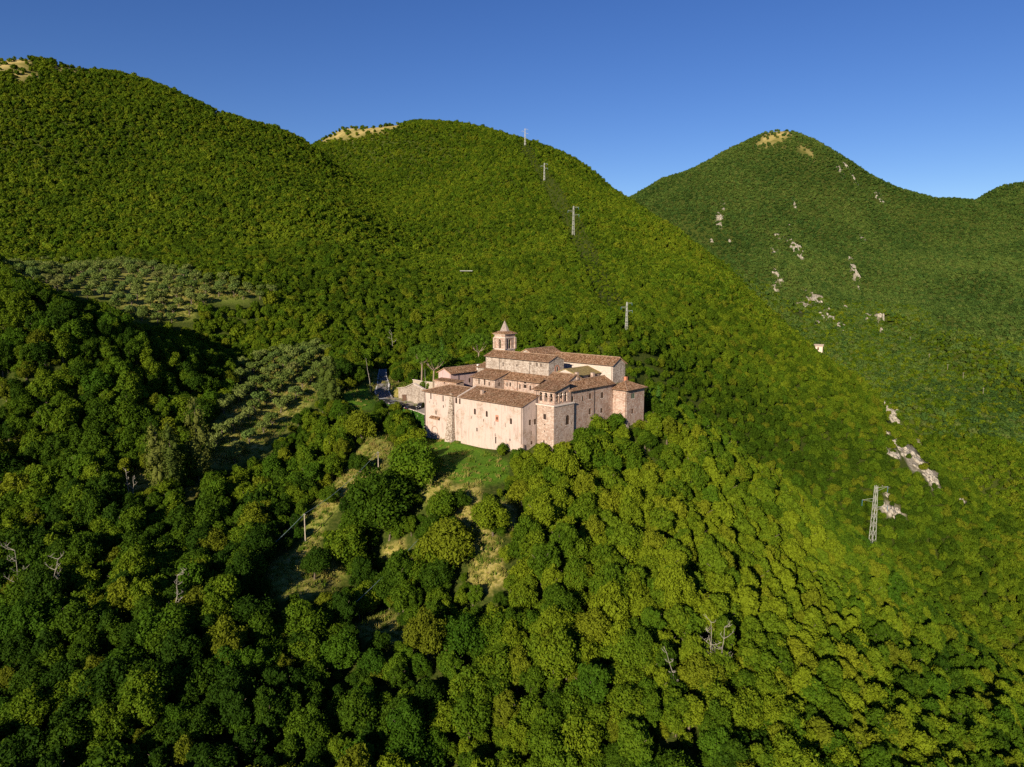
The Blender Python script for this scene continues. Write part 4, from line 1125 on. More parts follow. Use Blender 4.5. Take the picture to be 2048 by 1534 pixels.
m.add(P, [(0, 3, 2, 1), (4, 5, 6, 7), (0, 1, 5, 4), (1, 2, 6, 5), (2, 3, 7, 6), (3, 0, 4, 7)]); m.build('corner_buttress', STONE_ROUGH, b.root)

# ---- church
b = Building('church', 'long grey stone church nave with tiled roof below the bell tower', 'church', -32.0, -7.0, 18.5, 25.2, 3, 21.5, STONE_GREY)
for (x, y, w, h) in ((1500, 920, 13, 62), (1975, 915, 12, 42), (1735, 945, 14, 34), (1610, 930, 7, 22)): b.hole('front', *z1(x, y), w / 8.52, h / 8.52)
for (x, y, w, h) in ((230, 472, 13, 50), (285, 478, 13, 42)): b.hole('front', *z2(x, y), w / 6.817, h / 6.817)
b.hole('right', *z2(515, 530), 16 / 6.817, 52 / 6.817)
b.walls(); b.gable('u', 22.8, o=.6, oe=.3); b.finish()
vq = on_face('front', 18.5, *z1(1440, 900))[0]; b.pipe('front', vq, 17.6, 21.3); vq = on_face('front', 18.5, *z2(135, 500))[0]; b.pipe('front', vq, 17.4, 21.3)
arch_band(b, 'right', 22.2, 1.5, 17.6, 19.9, proud=.06, mat=BRICK_RED)
# ---- transept and east wing of the church
b = Building('transept', 'tiled transept roof rising behind the nave ridge', 'church', -25.6, -17.4, 25.2, 37.6, 5, 21.6, STONE_GREY)
b.walls(); b.gable('v', 23.5, o=.5); b.finish()
b = Building('upper_wing', 'long cream upper wing with grey stone gable behind the church', 'building', -17.4, 5.6, 31.6, 37.6, 3, 20.5, STONE_GREY)
b.hole('right', *z2(1415, 478), 9 / 6.817, 20 / 6.817); b.hole('right', *z2(1290, 560), 7 / 6.817, 20 / 6.817)
b.walls(); b.gable('u', 22.2, o=.6, oe=.4); b.finish()
m = MB(); m.box(-17.4 - b.c[0], 5.58 - b.c[0], -(b.v1 - b.v0) / 2 - .03, -(b.v1 - b.v0) / 2 + .02, 17.5 - 3 - 3, 20.45 - 3); m.build('plaster_panel', plain('cream_render', (.47, .39, .33), .9, .1), b.root)
b.pipe('front', 5.3, 14, 20.3)
# ---- bell tower
tw = 4.4; tu, tv = -27.2, 21.9
b = Building('bell_tower', 'square stone bell tower with arched openings and pointed pyramid spire', 'tower', tu - tw, tu, tv, tv + tw, 14, 28.0, STONE_PINK)
for face, (c_) in (('front', tu - tw / 2), ('right', tv + tw / 2), ('back', tu - tw / 2), ('left', tv + tw / 2)):
    b.opening(face, c_ - .48, c_ + .48, 23.55, 26.3, True, kind='open')
b.walls(depth=.7); b.finish()
def frame_ring(b, z0, z1, o, name, mat):
    m = MB(); x0, x1, y0, y1 = b.u0 - b.c[0] - o, b.u1 - b.c[0] + o, b.v0 - b.c[1] - o, b.v1 - b.c[1] + o
    m.box(x0, x1, y0, y1, z0 - b.zb, z1 - b.zb)
    return m.build(name, mat, b.root)
frame_ring(b, 26.75, 26.95, .12, 'string_course', TRIM); frame_ring(b, 27.75, 28.02, .28, 'cornice', TRIM); frame_ring(b, 23.2, 23.42, .14, 'sill_course', TRIM)
for (cu, cv) in ((b.u0, b.v0), (b.u1, b.v0), (b.u1, b.v1), (b.u0, b.v1)):
    m = MB(); x, y, _ = b.L(cu, cv, 0); m.box(x - .34, x + .34, y - .34, y + .34, 23.42 - b.zb, 26.75 - b.zb); m.build('pilaster', STONE, b.root)
o_ = .55; E0 = [(b.u0 - o_, b.v0 - o_), (b.u1 + o_, b.v0 - o_), (b.u1 + o_, b.v1 + o_), (b.u0 - o_, b.v1 + o_)]; uc, vc = b.c
I0 = [(uc + sx_ * 1.35, vc + sy_ * 1.35) for sx_, sy_ in ((-1, -1), (1, -1), (1, 1), (-1, 1))]
rf = b.roof([([(*E0[k], 28.05), (*E0[(k + 1) % 4], 28.05), (*I0[(k + 1) % 4], 28.75), (*I0[k], 28.75)], 'u' if k % 2 == 0 else 'v') for k in range(4)], t=.12)
m = MB()
oct_ = [(1.62 * math.cos(R(22.5 + 45 * k)), 1.62 * math.sin(R(22.5 + 45 * k)), 28.6 - b.zb) for k in range(8)]
m.add(oct_ + [(0, 0, 31.95 - b.zb)], [(k, (k + 1) % 8, 8) for k in range(8)]); m.build('spire', SLATE, b.root)
m = MB(); m.tube([(0, 0, 31.8 - b.zb), (0, 0, 32.5 - b.zb)], [.05, .03], 5); m.bar((-.25, 0, 32.25 - b.zb), (.25, 0, 32.25 - b.zb), .05); m.build('cross', PIPE, b.root)
m = MB(); m.tube([(0, 0, z - b.zb) for z in (24.4, 24.6, 25.0, 25.4, 25.5)], [.55, .5, .38, .3, .06], 10); bl = m.build('bell', plain('bronze', (.10, .08, .05), .4, .5, .8), b.root)
m = MB(); m.bar((-tw / 2 + .3, 0, 25.6 - b.zb), (tw / 2 - .3, 0, 25.6 - b.zb), .2); m.build('bell_beam', FRAME, b.root)

# ---- lean-to ranges against the nave
b = Building('cloister_range', 'pale stone range under the nave wall with mossy roof and narrow windows', 'building', -31.2, -21.8, 12.0, 18.48, 2, 15.8, STONE)
for (x, y, w, h) in ((1090, 1212, 18, 92), (1185, 1230, 18, 92), (1265, 1258, 15, 62)): b.hole('front', *z1(x, y), w / 8.52, h / 8.52)
b.hole('right', *z1(1437, 1265), 22 / 8.52, 62 / 8.52, True)
b.walls()
for u in (b.u0, b.u1): b.mb.add([b.L(u, 12.0, 15.8), b.L(u, 18.48, 15.8), b.L(u, 18.48, 17.5)], [(0, 1, 2)])
b.finish()
b.roof([([(-31.7, 11.4, 15.72), (-21.5, 11.4, 15.72), (-21.5, 18.45, 17.65), (-31.7, 18.45, 17.65)], 'u')]); b.gutter((-31.7, 11.35, 15.58), (-21.5, 11.35, 15.58)); b.pipe('front', -31.0, 10, 15.6)
b = Building('refectory_range', 'reddish stone range with tall windows below the church roof', 'building', -21.78, -7.6, 15.4, 18.48, 2, 15.9, STONE_PINK)
for (x, y, w, h) in ((1568, 1268, 16, 62), (1622, 1268, 20, 66), (1787, 1305, 18, 76), (1875, 1300, 38, 60), (1875, 1235, 30, 40), (1962, 1330, 20, 76)): b.hole('front', *z1(x, y), w / 8.52, h / 8.52)
b.walls()
for u in (b.u0, b.u1): b.mb.add([b.L(u, 15.4, 15.9), b.L(u, 18.48, 15.9), b.L(u, 18.48, 17.3)], [(0, 1, 2)])
b.finish()
b.roof([([(-21.45, 14.8, 15.75), (-7.2, 14.8, 15.75), (-7.2, 18.45, 17.4), (-21.45, 18.45, 17.4)], 'u')]); b.gutter((-21.45, 14.75, 15.62), (-7.2, 14.75, 15.62))
vq = on_face('front', 15.4, *z1(1750, 1300))[0]; b.pipe('front', vq, 10, 15.6); b.pipe('front', -21.5, 10, 15.6)
# ---- low cloister roof right of the nave
b = Building('cloister_walk', 'low cloister wing with yellowish lichened roof right of the nave gable', 'building', -6.2, 1.2, 21.2, 31.55, 4, 18.0, plain('cream_wall', (.47, .39, .33), .9, .1))
for v in (23.5, 26.5, 29.0): b.opening('right', v - .4, v + .4, 16.2, 17.4)
b.walls()
for v in (b.v0, b.v1): b.mb.add([b.L(-6.2, v, 18.0), b.L(1.2, v, 18.0), b.L(-3.2, v, 19.4)], [(0, 1, 2)])
b.finish()
t = NT('lichened_tiles'); c_ = t.ramp(t.noise(t.obj(), 1.6, 5, .7), (.3, (.12, .085, .04)), (.5, (.26, .19, .075)), (.72, (.40, .32, .13))); t.bump(t.noise(t.obj(), 4, 2), .6, .1); LICHEN = t.done(c_, .9, .1)
b.roof([([(1.7, 20.9, 17.95), (1.7, 31.5, 17.95), (-3.2, 31.5, 19.55), (-3.2, 20.9, 19.55)], 'v'), ([(-6.6, 31.5, 18.2), (-6.6, 20.9, 18.2), (-3.2, 20.9, 19.55), (-3.2, 31.5, 19.55)], 'v')], mat=LICHEN)
b.gutter((1.76, 20.9, 17.8), (1.76, 31.5, 17.8))
# ---- pink house at the left
b = Building('pink_house', 'pink rendered house with tiled gable roof and white chimney', 'house', -48.3, -42.6, 13.6, 30.5, 6, 15.5, PINK)
b.hole('right', *z1(932, 1200), 26 / 8.52, 72 / 8.52)
b.walls(); rf = b.gable('v', 16.8, o=.5, oe=.4); b.finish()
vq = on_face('right', -42.6, *z1(1068, 1040))[0]; b.chimney(-42.3, vq, 15.4, 2.0, .7, rf, plain('white_render', (.62, .56, .52), .9, .1))
vq = on_face('right', -42.6, *z1(737, 1110))[0]; b.pipe('right', vq, 10, 15.4)
b = Building('annex', 'low flat-topped pink and stone annex in front of the pink house', 'building', -46.6, -36.5, 10.4, 13.5, 5, 13.4, STONE_PINK)
b.hole('front', *z1(500, 1220), 15 / 8.52, 62 / 8.52); b.walls(); b.finish()
b.roof([([(-46.8, 10.1, 13.42), (-36.2, 10.1, 13.42), (-36.2, 13.55, 13.9), (-46.8, 13.55, 13.9)], 'u')], t=.14)
b = Building('low_store', 'small tiled store squeezed between pink house and church', 'building', -36.4, -32.1, 19.2, 25.6, 5, 17.6, STONE_GREY)
b.walls(); b.gable('u', 18.6, o=.4); b.finish()
# ------------------------------------------------------------------ road, parking terrace, walls by the gate
ASPHALT = plain('worn_asphalt', (.15, .135, .13), .9, .1, var=.15, scale=.8)
GRAVEL = plain('pale_gravel', (.34, .29, .25), .95, .05, var=.2, scale=1.2)
WHITE_LINE = plain('road_paint', (.62, .60, .56), .8, .1)
def slab(name, pts, t, mat, kind=None, parent=None):
    n = len(pts); m = MB()
    m.add([tuple(p) for p in pts] + [(p[0], p[1], p[2] - t) for p in pts], [tuple(range(n)), tuple(reversed(range(n, 2 * n)))] + [(k, k + n, (k + 1) % n + n, (k + 1) % n) for k in range(n)])
    o = m.build(name, mat, parent)
    if kind: o['kind'] = kind
    return o
Lp = [(758, 738, 11.0), (755, 752, 9.6), (753, 768, 8.0), (748, 783, 6.2), (752, 797, 4.6)]
Rp = [(773, 738, 11.0), (774, 752, 9.6), (780, 768, 8.0), (779, 781, 6.2), (785, 793, 4.6)]
Lw = [atz(*p) for p in Lp]; Rw = [atz(*p) for p in Rp]
m = MB()
for k in range(len(Lw) - 1):
    m.add([Lw[k], Rw[k], Rw[k + 1], Lw[k + 1], Lw[k] - [0, 0, 2.5], Rw[k] - [0, 0, 2.5], Rw[k + 1] - [0, 0, 2.5], Lw[k + 1] - [0, 0, 2.5]], [(0, 3, 2, 1), (0, 4, 7, 3), (1, 2, 6, 5)])
road = m.build('road', ASPHALT); road['kind'] = 'structure'
for W, s_ in ((Lw, .06), (Rw, -.06)):
    m = MB()
    O_ = Rw if W is Lw else Lw
    for k in range(len(W) - 1):
        a = W[k] + (O_[k] - W[k]) * .05; b_ = W[k + 1] + (O_[k + 1] - W[k + 1]) * .05
        a2 = W[k] + (O_[k] - W[k]) * .10; b2 = W[k + 1] + (O_[k + 1] - W[k + 1]) * .10
        m.add([a + [0, 0, .012], a2 + [0, 0, .012], b2 + [0, 0, .012], b_ + [0, 0, .012]], [(0, 1, 2, 3)])
    m.build('edge_line', WHITE_LINE, road)
PZ = 4.1
park_px = [(752, 799), (785, 795), (800, 795), (830, 799), (851, 806), (851, 832), (832, 824), (790, 812)]
park = [atz(*p, PZ) for p in park_px]
slab('parking_area', park, 3.0, GRAVEL, 'structure')
ramp_ = [Lw[-1], Rw[-1], atz(786, 797, PZ - .3), atz(752, 801, PZ - .3)]
slab('road_ramp', [p + np.array([0, 0, -.01]) for p in ramp_][::-1], 2.0, GRAVEL, 'structure')
# parapet and ivy covered retaining wall below the parking area
pa = [atz(x, y, PZ) for x, y in ((751, 800), (770, 806), (790, 813), (810, 819), (830, 825), (849, 832))]
r_ = empty('retaining_wall', tuple(pa[2] - np.array([0, 0, 7])), 0, 'ivy-covered retaining wall below the parked cars', 'wall')
o3 = np.array(r_.location)
m = MB()
for k in range(len(pa) - 1):
    a, b_ = pa[k] - o3, pa[k + 1] - o3
    m.bar((a[0], a[1], a[2] - 3.2), (b_[0], b_[1], b_[2] - 3.2), .5, 7.2)
m.build('wall', STONE_GREY, r_)
m = MB()
for k in range(len(pa) - 1):
    a, b_ = pa[k] - o3, pa[k + 1] - o3
    m.bar((a[0], a[1], a[2] + .55), (b_[0], b_[1], b_[2] + .55), .36, .3)
m.build('parapet', TRIM, r_)
g = np.random.default_rng(8)
C = []
for k in range(len(pa) - 1):
    n = 900
    s_ = g.random(n)[:, None]; p = pa[k] * (1 - s_) + pa[k + 1] * s_
    p[:, 2] += g.uniform(-7.5, .5, n) ; p[:, 1] -= .35 + g.random(n) * .5; p[:, 0] -= g.random(n) * .3
    C.append(p - o3)
C = np.concatenate(C); N_ = np.tile([[-.4, -.8, .45]], (len(C), 1)) + g.normal(0, .4, (len(C), 3)); N_ /= np.linalg.norm(N_, axis=1)[:, None]
V_, F_ = kites(C, N_, .55, g)
iv = link(bpy.data.objects.new('ivy', np_mesh('ivy', V_, F_, [LEAF_IVY], attrs=[('tint', 'FACE', 'FLOAT', g.random(len(F_)).astype(np.float32))])), r_)
iv['kind'] = 'stuff'; iv['label'] = 'dense green ivy'
# stone walls of the garden terrace
def wall_run(name, label, pts, h0, tops, th, mat, cat='wall'):
    """pts: base points; tops: top heights"""
    r = empty(name, tuple(pts[0]), 0, label, cat)
    m = MB(); o = pts[0]
    for k in range(len(pts) - 1):
        a, b_ = pts[k] - o, pts[k + 1] - o
        d = b_ - a; n = np.array([-d[1], d[0], 0]); n = n / np.linalg.norm(n) * th
        za, zb_ = tops[k] - o[2], tops[k + 1] - o[2]
        lo = -h0
        P = [(a[0], a[1], lo), (b_[0], b_[1], lo), (b_[0] + n[0], b_[1] + n[1], lo), (a[0] + n[0], a[1] + n[1], lo), (a[0], a[1], za), (b_[0], b_[1], zb_), (b_[0] + n[0], b_[1] + n[1], zb_), (a[0] + n[0], a[1] + n[1], za)]
        m.add(P, [(0, 3, 2, 1), (4, 5, 6, 7), (0, 1, 5, 4), (1, 2, 6, 5), (2, 3, 7, 6), (3, 0, 4, 7)])
    m.build('masonry', mat, r)
    c = MB()
    for k in range(len(pts) - 1):
        a, b_ = pts[k] - o, pts[k + 1] - o
        c.bar((a[0], a[1], tops[k] - o[2] + .06), (b_[0], b_[1], tops[k + 1] - o[2] + .06), th * 1.1, .14)
    c.build('coping', TRIM, r)
    return r
w1 = [atz(x, y, PZ) for x, y in ((797, 796), (813, 801), (829, 806), (849, 811))]
wr = wall_run('terrace_wall', 'grey stone terrace wall with stepped top beside the car park', w1, 1.5, [7.6, 8.6, 10.6, 9.4], .8, STONE_GREY)
m = MB(); gp = atz(809, 801, PZ) - w1[0]
m.box(gp[0] - .7, gp[0] + .7, gp[1] - .35, gp[1] + .2, 0, 2.0); m.build('gate', FRAME, wr)
w2 = [atz(x, y, 9.4) for x, y in ((826, 768), (848, 772), (872, 775))]
wall_run('garden_wall', 'sunlit cream garden wall behind the pine trunks', w2, 2, [10.9, 10.9, 10.9], .5, plain('cream_stone', (.38, .32, .25), .9, .1))
w3 = [aty(x, y, 211) for x, y in ((1319, 822), (1326, 828), (1332, 834))]
wall_run('dry_stone_wall', 'short pale rubble wall right of the cypresses', w3, 2, [p[2] + .8 for p in w3], .6, STONE)
up_ = np.array([*ab(11.3, 40.3), 0.0]); 
w4 = [np.array([*ab(10.9, 36.5), 2.6]), np.array([*ab(14.6, 38.5), 2.0]), np.array([*ab(15.2, 43.5), 2.0])]
wall_run('yard_wall', 'low pink stone yard wall at the foot of the corner tower', w4, 5, [4.2, 3.6, 3.4], .5, STONE_PINK)

# ------------------------------------------------------------------ parked cars
def car(label, x, y, z, rz, col, est=0):
    r = empty('parked_car', (x, y, z), rz, label, 'car', 'cars parked on the gravel terrace')
    paint = plain('car_paint', col, .25, .6, .2, var=.08)
    sec = [(-2.1, .45, .62, .74), (-2.05, .38, .86, .80), (-1.3, .36, .92, .84), (1.0, .36, .92, .85), (1.9, .36, .78, .82), (2.12, .42, .62, .74)]
    def loft(sec):
        m = MB(); vs_ = []
        for (x_, z0, z1_, w) in sec:
            vs_ += [(x_, -w, z0), (x_, w, z0), (x_, w * 1.0, z1_ - .12), (x_, w * .9, z1_), (x_, -w * .9, z1_), (x_, -w, z1_ - .12)]
        fs = []
        for k in range(len(sec) - 1):
            for q_ in range(6): fs.append((k * 6 + q_, k * 6 + (q_ + 1) % 6, k * 6 + 6 + (q_ + 1) % 6, k * 6 + 6 + q_))
        fs.append((5, 4, 3, 2, 1, 0)); n = (len(sec) - 1) * 6; fs.append(tuple(n + q_ for q_ in range(6)))
        m.add(vs_, fs); return m
    body = loft(sec).build('body', paint, r)
    back = -1.95 if est else -1.6
    gl = MB()
    P = [(back - .1, -.74, .9), (1.15, -.74, .9), (1.15, .74, .9), (back - .1, .74, .9), (back + .35, -.6, 1.40), (.35, -.6, 1.40), (.35, .6, 1.40), (back + .35, .6, 1.40)]
    gl.add(P, [(0, 1, 5, 4), (1, 2, 6, 5), (2, 3, 7, 6), (3, 0, 4, 7), (4, 5, 6, 7)]); gl.build('windows', GLASS, r)
    rf_ = MB(); rf_.box(back + .3, .42, -.62, .62, 1.40, 1.46); rf_.build('car_roof', paint, r)
    for sx_ in (-1.3, 1.3):
        for sy_ in (-1, 1):
            w = MB(); w.tube([(sx_, sy_ * .62, .33), (sx_, sy_ * .86, .33)], [.33, .33], 12); wo = w.build('wheel', TYRE, r)
            h = MB(); h.tube([(sx_, sy_ * .84, .33), (sx_, sy_ * .875, .33)], [.2, .2], 8); h.build('rim', CHROME, wo)
    for sy_ in (-1, 1):
        w = MB(); w.box(2.03, 2.12, sy_ * .58 - .16, sy_ * .58 + .16, .58, .72); w.build('headlight', LAMPGLASS, r)
        w = MB(); w.box(-2.12, -2.04, sy_ * .6 - .14, sy_ * .6 + .14, .6, .78); w.build('tail_light', TAIL, r)
TYRE = plain('rubber', (.02, .02, .02), .8, .2); CHROME = plain('rim_metal', (.35, .35, .36), .4, .5, .6); LAMPGLASS = plain('lamp_glass', (.6, .6, .6), .1, .6); TAIL = plain('tail_glass', (.35, .02, .02), .2, .5)
for px_, py_, rz_, col_, lab_, est_ in ((769.5, 805, .6, (.55, .55, .56), 'silver car at the far left of the parked row', 1), (779, 807.5, .6, (.05, .055, .07), 'dark car second from the left in the parked row', 0), (790, 810, .6, (.30, .31, .34), 'grey car third from the left in the parked row', 1),
                                  (802, 813.5, .6, (.03, .035, .045), 'dark blue car fourth from the left in the parked row', 0), (813, 816.5, .6, (.025, .025, .03), 'black car fifth from the left in the parked row', 1), (823, 820, .6, (.02, .02, .022), 'black car at the right end of the parked row', 0), (841, 815, -1.75, (.022, .022, .026), 'black car parked alone against the abbey wall', 1)):
    p = atz(px_, py_, PZ)
    car(lab_, p[0], p[1], PZ + .01, rz_, col_, est_)

# ------------------------------------------------------------------ individual trees
def tree_copy(name, label, cat, x, y, z, rz, sc, crown, trunk, group=None, tilt=(0, 0)):
    r = bpy.data.objects.new(name, None); r.empty_display_size = .5
    r.location = (x, y, z); r.rotation_euler = (tilt[0], tilt[1], rz); r.scale = sc if isinstance(sc, tuple) else (sc, sc, sc)
    COL.objects.link(r); tag(r, label, cat, group)
    if crown is not None: link(bpy.data.objects.new('crown', crown), r)
    if trunk is not None: link(bpy.data.objects.new('trunk', trunk), r)
    return r
MARKS = [('the twin bleached dead trees', 1430, 1275), ('the dead tree at the left edge', 60, 1130), ('the upper pole in the lower left wood', 405, 1215), ('the pole at the bottom edge', 370, 1500), ('the pole on the grassy strip', 611, 1050),
         ('the dry sandy clearing', 960, 1080), ('the small yellow glade', 765, 1255), ('the near lattice pylon', 1745, 1020), ('the tall poplars', 350, 930), ('the lower olive grove', 540, 810), ('the loggia tower', 1110, 890), ('the corner tower', 1270, 870),
         ("the picture's lower right corner", 2000, 1480), ("the picture's lower left corner", 40, 1480), ('the middle of the bottom edge', 1000, 1520), ('the right end of the bottom edge', 1650, 1520), ('the bright spur right of the clearing', 1300, 1080), ('the grass bank under the front hall', 930, 930), ("the picture's left edge", 20, 800), ("the picture's right edge", 2030, 1250)]
def place_words(px_, py_):
    d = [math.hypot(px_ - a, py_ - b_) for _, a, b_ in MARKS]
    k = int(np.argmin(d)); n_, a, b_ = MARKS[k]
    dx, dy = px_ - a, py_ - b_
    near_ = 'close ' if d[k] < 90 else 'well '
    if n_.startswith('the middle of') or n_.startswith('the right end of') or 'corner' in n_ or n_.endswith('edge') and 'dead' not in n_ and 'pole' not in n_:
        return ('beside ' if d[k] < 90 else 'towards ') + n_
    w = ('left of' if dx < 0 else 'right of') if abs(dx) > abs(dy) else ('above' if dy < 0 else 'below')
    return near_ + w + ' ' + n_
g = np.random.default_rng(55)
for i, (x, y, z, s_, px_, py_, k_) in enumerate(SOLO):
    sx_ = s_ * g.uniform(.88, 1.12); sz_ = s_ * g.uniform(.85, 1.22)
    w = 'large' if s_ > 1.0 else 'small' if s_ < .82 else 'middling'
    w += ' narrow upright' if k_ > 6 else ' tall' if sz_ / sx_ > 1.12 else ' squat' if sz_ / sx_ < .95 else ' rounded'
    pw = place_words(px_, py_)
    tree_copy('broadleaf_tree', w + ' green tree ' + pw, 'tree', x, y, z, g.uniform(0, 6.28), (sx_, sx_ * g.uniform(.92, 1.08), sz_), NEAR_CROWN[k_], NEAR_TRUNK[k_], 'trees ' + pw, (g.normal(0, .06), g.normal(0, .06)))
# trees one can tell apart in the clearings
for px_, py_, rp, k_, lab in [(835, 972, 50, 2, 'big round dark green oak on the bank below the abbey'), (760, 1062, 62, 0, 'broad oak in the middle of the grassy slope'), (690, 1128, 46, 4, 'dense dark oak right of the second pole'), (985, 1072, 38, 6, 'round oak between the two strips of dry grass'),
                              (917, 1024, 24, 4, 'small grey-green tree at the head of the dry strip'), (895, 1135, 52, 2, 'bright green oak left of the dry clearing'), (655, 1012, 22, 4, 'small round olive-grey bush under the wire'), (722, 948, 24, 4, 'small dark tree by the upper pole'), (630, 1160, 30, 6, 'low bush among the yellow grass'),
                              (880, 1055, 34, 1, 'oak just below the straw coloured bank'), (715, 1168, 30, 3, 'oak at the lower end of the grassy strip')]:
    x, y, z = hit(px_, py_)
    sc = rp * math.hypot(x, y) / FPX / 3.9
    tree_copy('oak_tree', lab, 'tree', x, y, z, px_ * .7, (sc, sc, sc * .95), NEAR_CROWN[k_], NEAR_TRUNK[k_])
# olives
OC, OT = [], []
for i in range(3):
    g_ = np.random.default_rng(900 + i)
    L = [((g_.uniform(-.5, .5), g_.uniform(-.5, .5), 2.6), 1.1, .8)] + [((math.cos(a) * 1.15, math.sin(a) * 1.15, g_.uniform(1.9, 3.2)), g_.uniform(.55, .85), .85) for a in np.arange(0, 6.2, .8)]
    OC.append(crown_mesh('olive_crown_%d' % i, L, 900, .34, LEAF_OLIVE, 910 + i)); OT.append(trunk_mb(3.2, .22, g_, .35, 4).mesh('olive_trunk_%d' % i, BARK))
g = np.random.default_rng(66)
def grove(poly, p0, p1, along, across, lab, grp, smin, smax, jit):
    a = np.array(hit(*p0)[:2]); b_ = np.array(hit(*p1)[:2]); d = (b_ - a) / np.linalg.norm(b_ - a); n = np.array([-d[1], d[0]])
    k = 0
    for i in range(-26, 27):
        for j in range(-22, 23):
            p = a + d * (i * along + g.uniform(-jit, jit)) + n * (j * across + g.uniform(-jit, jit))
            if p[1] < 100: continue
            z = gz(*p); q = proj(p[0], p[1], z)
            if not in_poly(np.array([q[0]]), np.array([q[1]]), poly)[0] or g.random() < .07: continue
            pw = lab(float(q[0]), float(q[1]))
            s_ = g.uniform(smin, smax)
            tree_copy('olive_tree', pw, 'olive tree', p[0], p[1], z, g.uniform(0, 6.28), (s_, s_, s_ * g.uniform(.85, 1.1)), OC[k % 3], OT[k % 3], grp); k += 1
    return k
def lab_far(x, y):
    return 'grey-green olive tree %s the upper hillside grove' % ('at the left end of' if x < 150 else 'left of centre in' if x < 250 else 'in the centre of' if x < 330 else 'right of centre in' if x < 420 else 'at the right end of') + (', back row' if y < 550 else ', second row' if y < 570 else ', third row' if y < 590 else ', front row')
def lab_near(x, y):
    return 'olive tree in the %s of the lower grove below the road' % ('farthest rows' if y < 740 else 'upper rows' if y < 775 else 'middle rows' if y < 810 else 'lower rows' if y < 850 else 'nearest rows') + (', left side' if x < 500 else ', middle' if x < 570 else ', right side')
nf = grove([(x, y + 4) for x, y in widen(GROVE_FAR, 1.12)], (250, 580), (420, 575), 5.4, 6.0, lab_far, 'olive trees of the upper grove', 1.0, 1.4, 1.2)
nn = grove(widen(GROVE_NEAR, 1.06), (450, 880), (640, 715), 4.2, 7.4, lab_near, 'olive trees of the lower grove', 1.0, 1.4, .7)
# poplars, cypresses and umbrella pines
def column_lobes(g_, h, r, n, base=1.0, tip=.25):
    return [((g_.uniform(-.35, .35) * r, g_.uniform(-.35, .35) * r, base + (h - base) * (k + .5) / n), r * (1 - (1 - tip) * (max(0, k / n - .35) / .65) ** 1.3) * (.75 + .25 * min(1, 4 * k / n)) * g_.uniform(.85, 1.1), 1.5) for k in range(n)]
for i, (px_, pt, pb, wp_, lab) in enumerate([(318, 862, 985, 22, 'tall slim poplar, leftmost of the pair above the track'), (346, 858, 985, 20, 'tall slim poplar beside the leftmost one'), (399, 808, 965, 22, 'tallest dark poplar at the corner of the lower grove'), (663, 722, 818, 20, 'loose pale poplar at the right end of the lower grove'), (645, 738, 815, 12, 'thin young poplar between olives and the road')]):
    x, y, z = hit(px_, pb); dd = math.hypot(x, y) / FPX
    h = (pb - pt) * dd * 1.03; r_p = wp_ * dd
    g_ = np.random.default_rng(1000 + i)
    L = column_lobes(g_, h, r_p * .8, 12, h * .1) + [((g_.uniform(-1, 1) * r_p * .6, g_.uniform(-1, 1) * r_p * .6, h * g_.uniform(.15, .75)), r_p * .42, 2.2) for _ in range(9)]
    cm = crown_mesh('poplar_crown_%d' % i, L, 2600, .40, LEAF_POP, 1010 + i, jit=.7); tm = MB(); tm.tube([(0, 0, -1), (.1, 0, h * .5), (0, .1, h * .95)], [.3, .2, .05], 7)
    tree_copy('poplar_tree', lab, 'tree', x, y, z, i * 1.3, 1.0, cm, tm.mesh('poplar_trunk_%d' % i, BARK))
for i, (px_, pt, pb, wp_, Y_, lab) in enumerate([(1299, 776, 832, 7.0, 212, 'bright green cypress nearer the corner tower'), (1314, 770, 826, 7.0, 215, 'bright green cypress, right one of the pair'), (1271.5, 752, 775, 4.5, 228, 'small cypress peeping over the corner tower roof'), (884, 673, 712, 8, 262, 'dark tall cypress behind the umbrella pines')]):
    p = aty(px_, pb, Y_); dd = Y_ / FPX; z0 = min(p[2], gz(p[0], p[1]) + .3); h = (pb - pt) * dd + (p[2] - z0)
    g_ = np.random.default_rng(1100 + i)
    L = column_lobes(g_, h, wp_ * dd, 14, .3, .12)
    cm = crown_mesh('cypress_crown_%d' % i, L, 1800, .26, LEAF_CYP, 1110 + i, jit=.5, up=.5); tm = MB(); tm.tube([(0, 0, -1), (0, 0, h * .8)], [.16, .05], 6)
    tree_copy('cypress_tree', lab, 'tree', p[0], p[1], z0, i, 1.0, cm, tm.mesh('cypress_trunk_%d' % i, BARK))
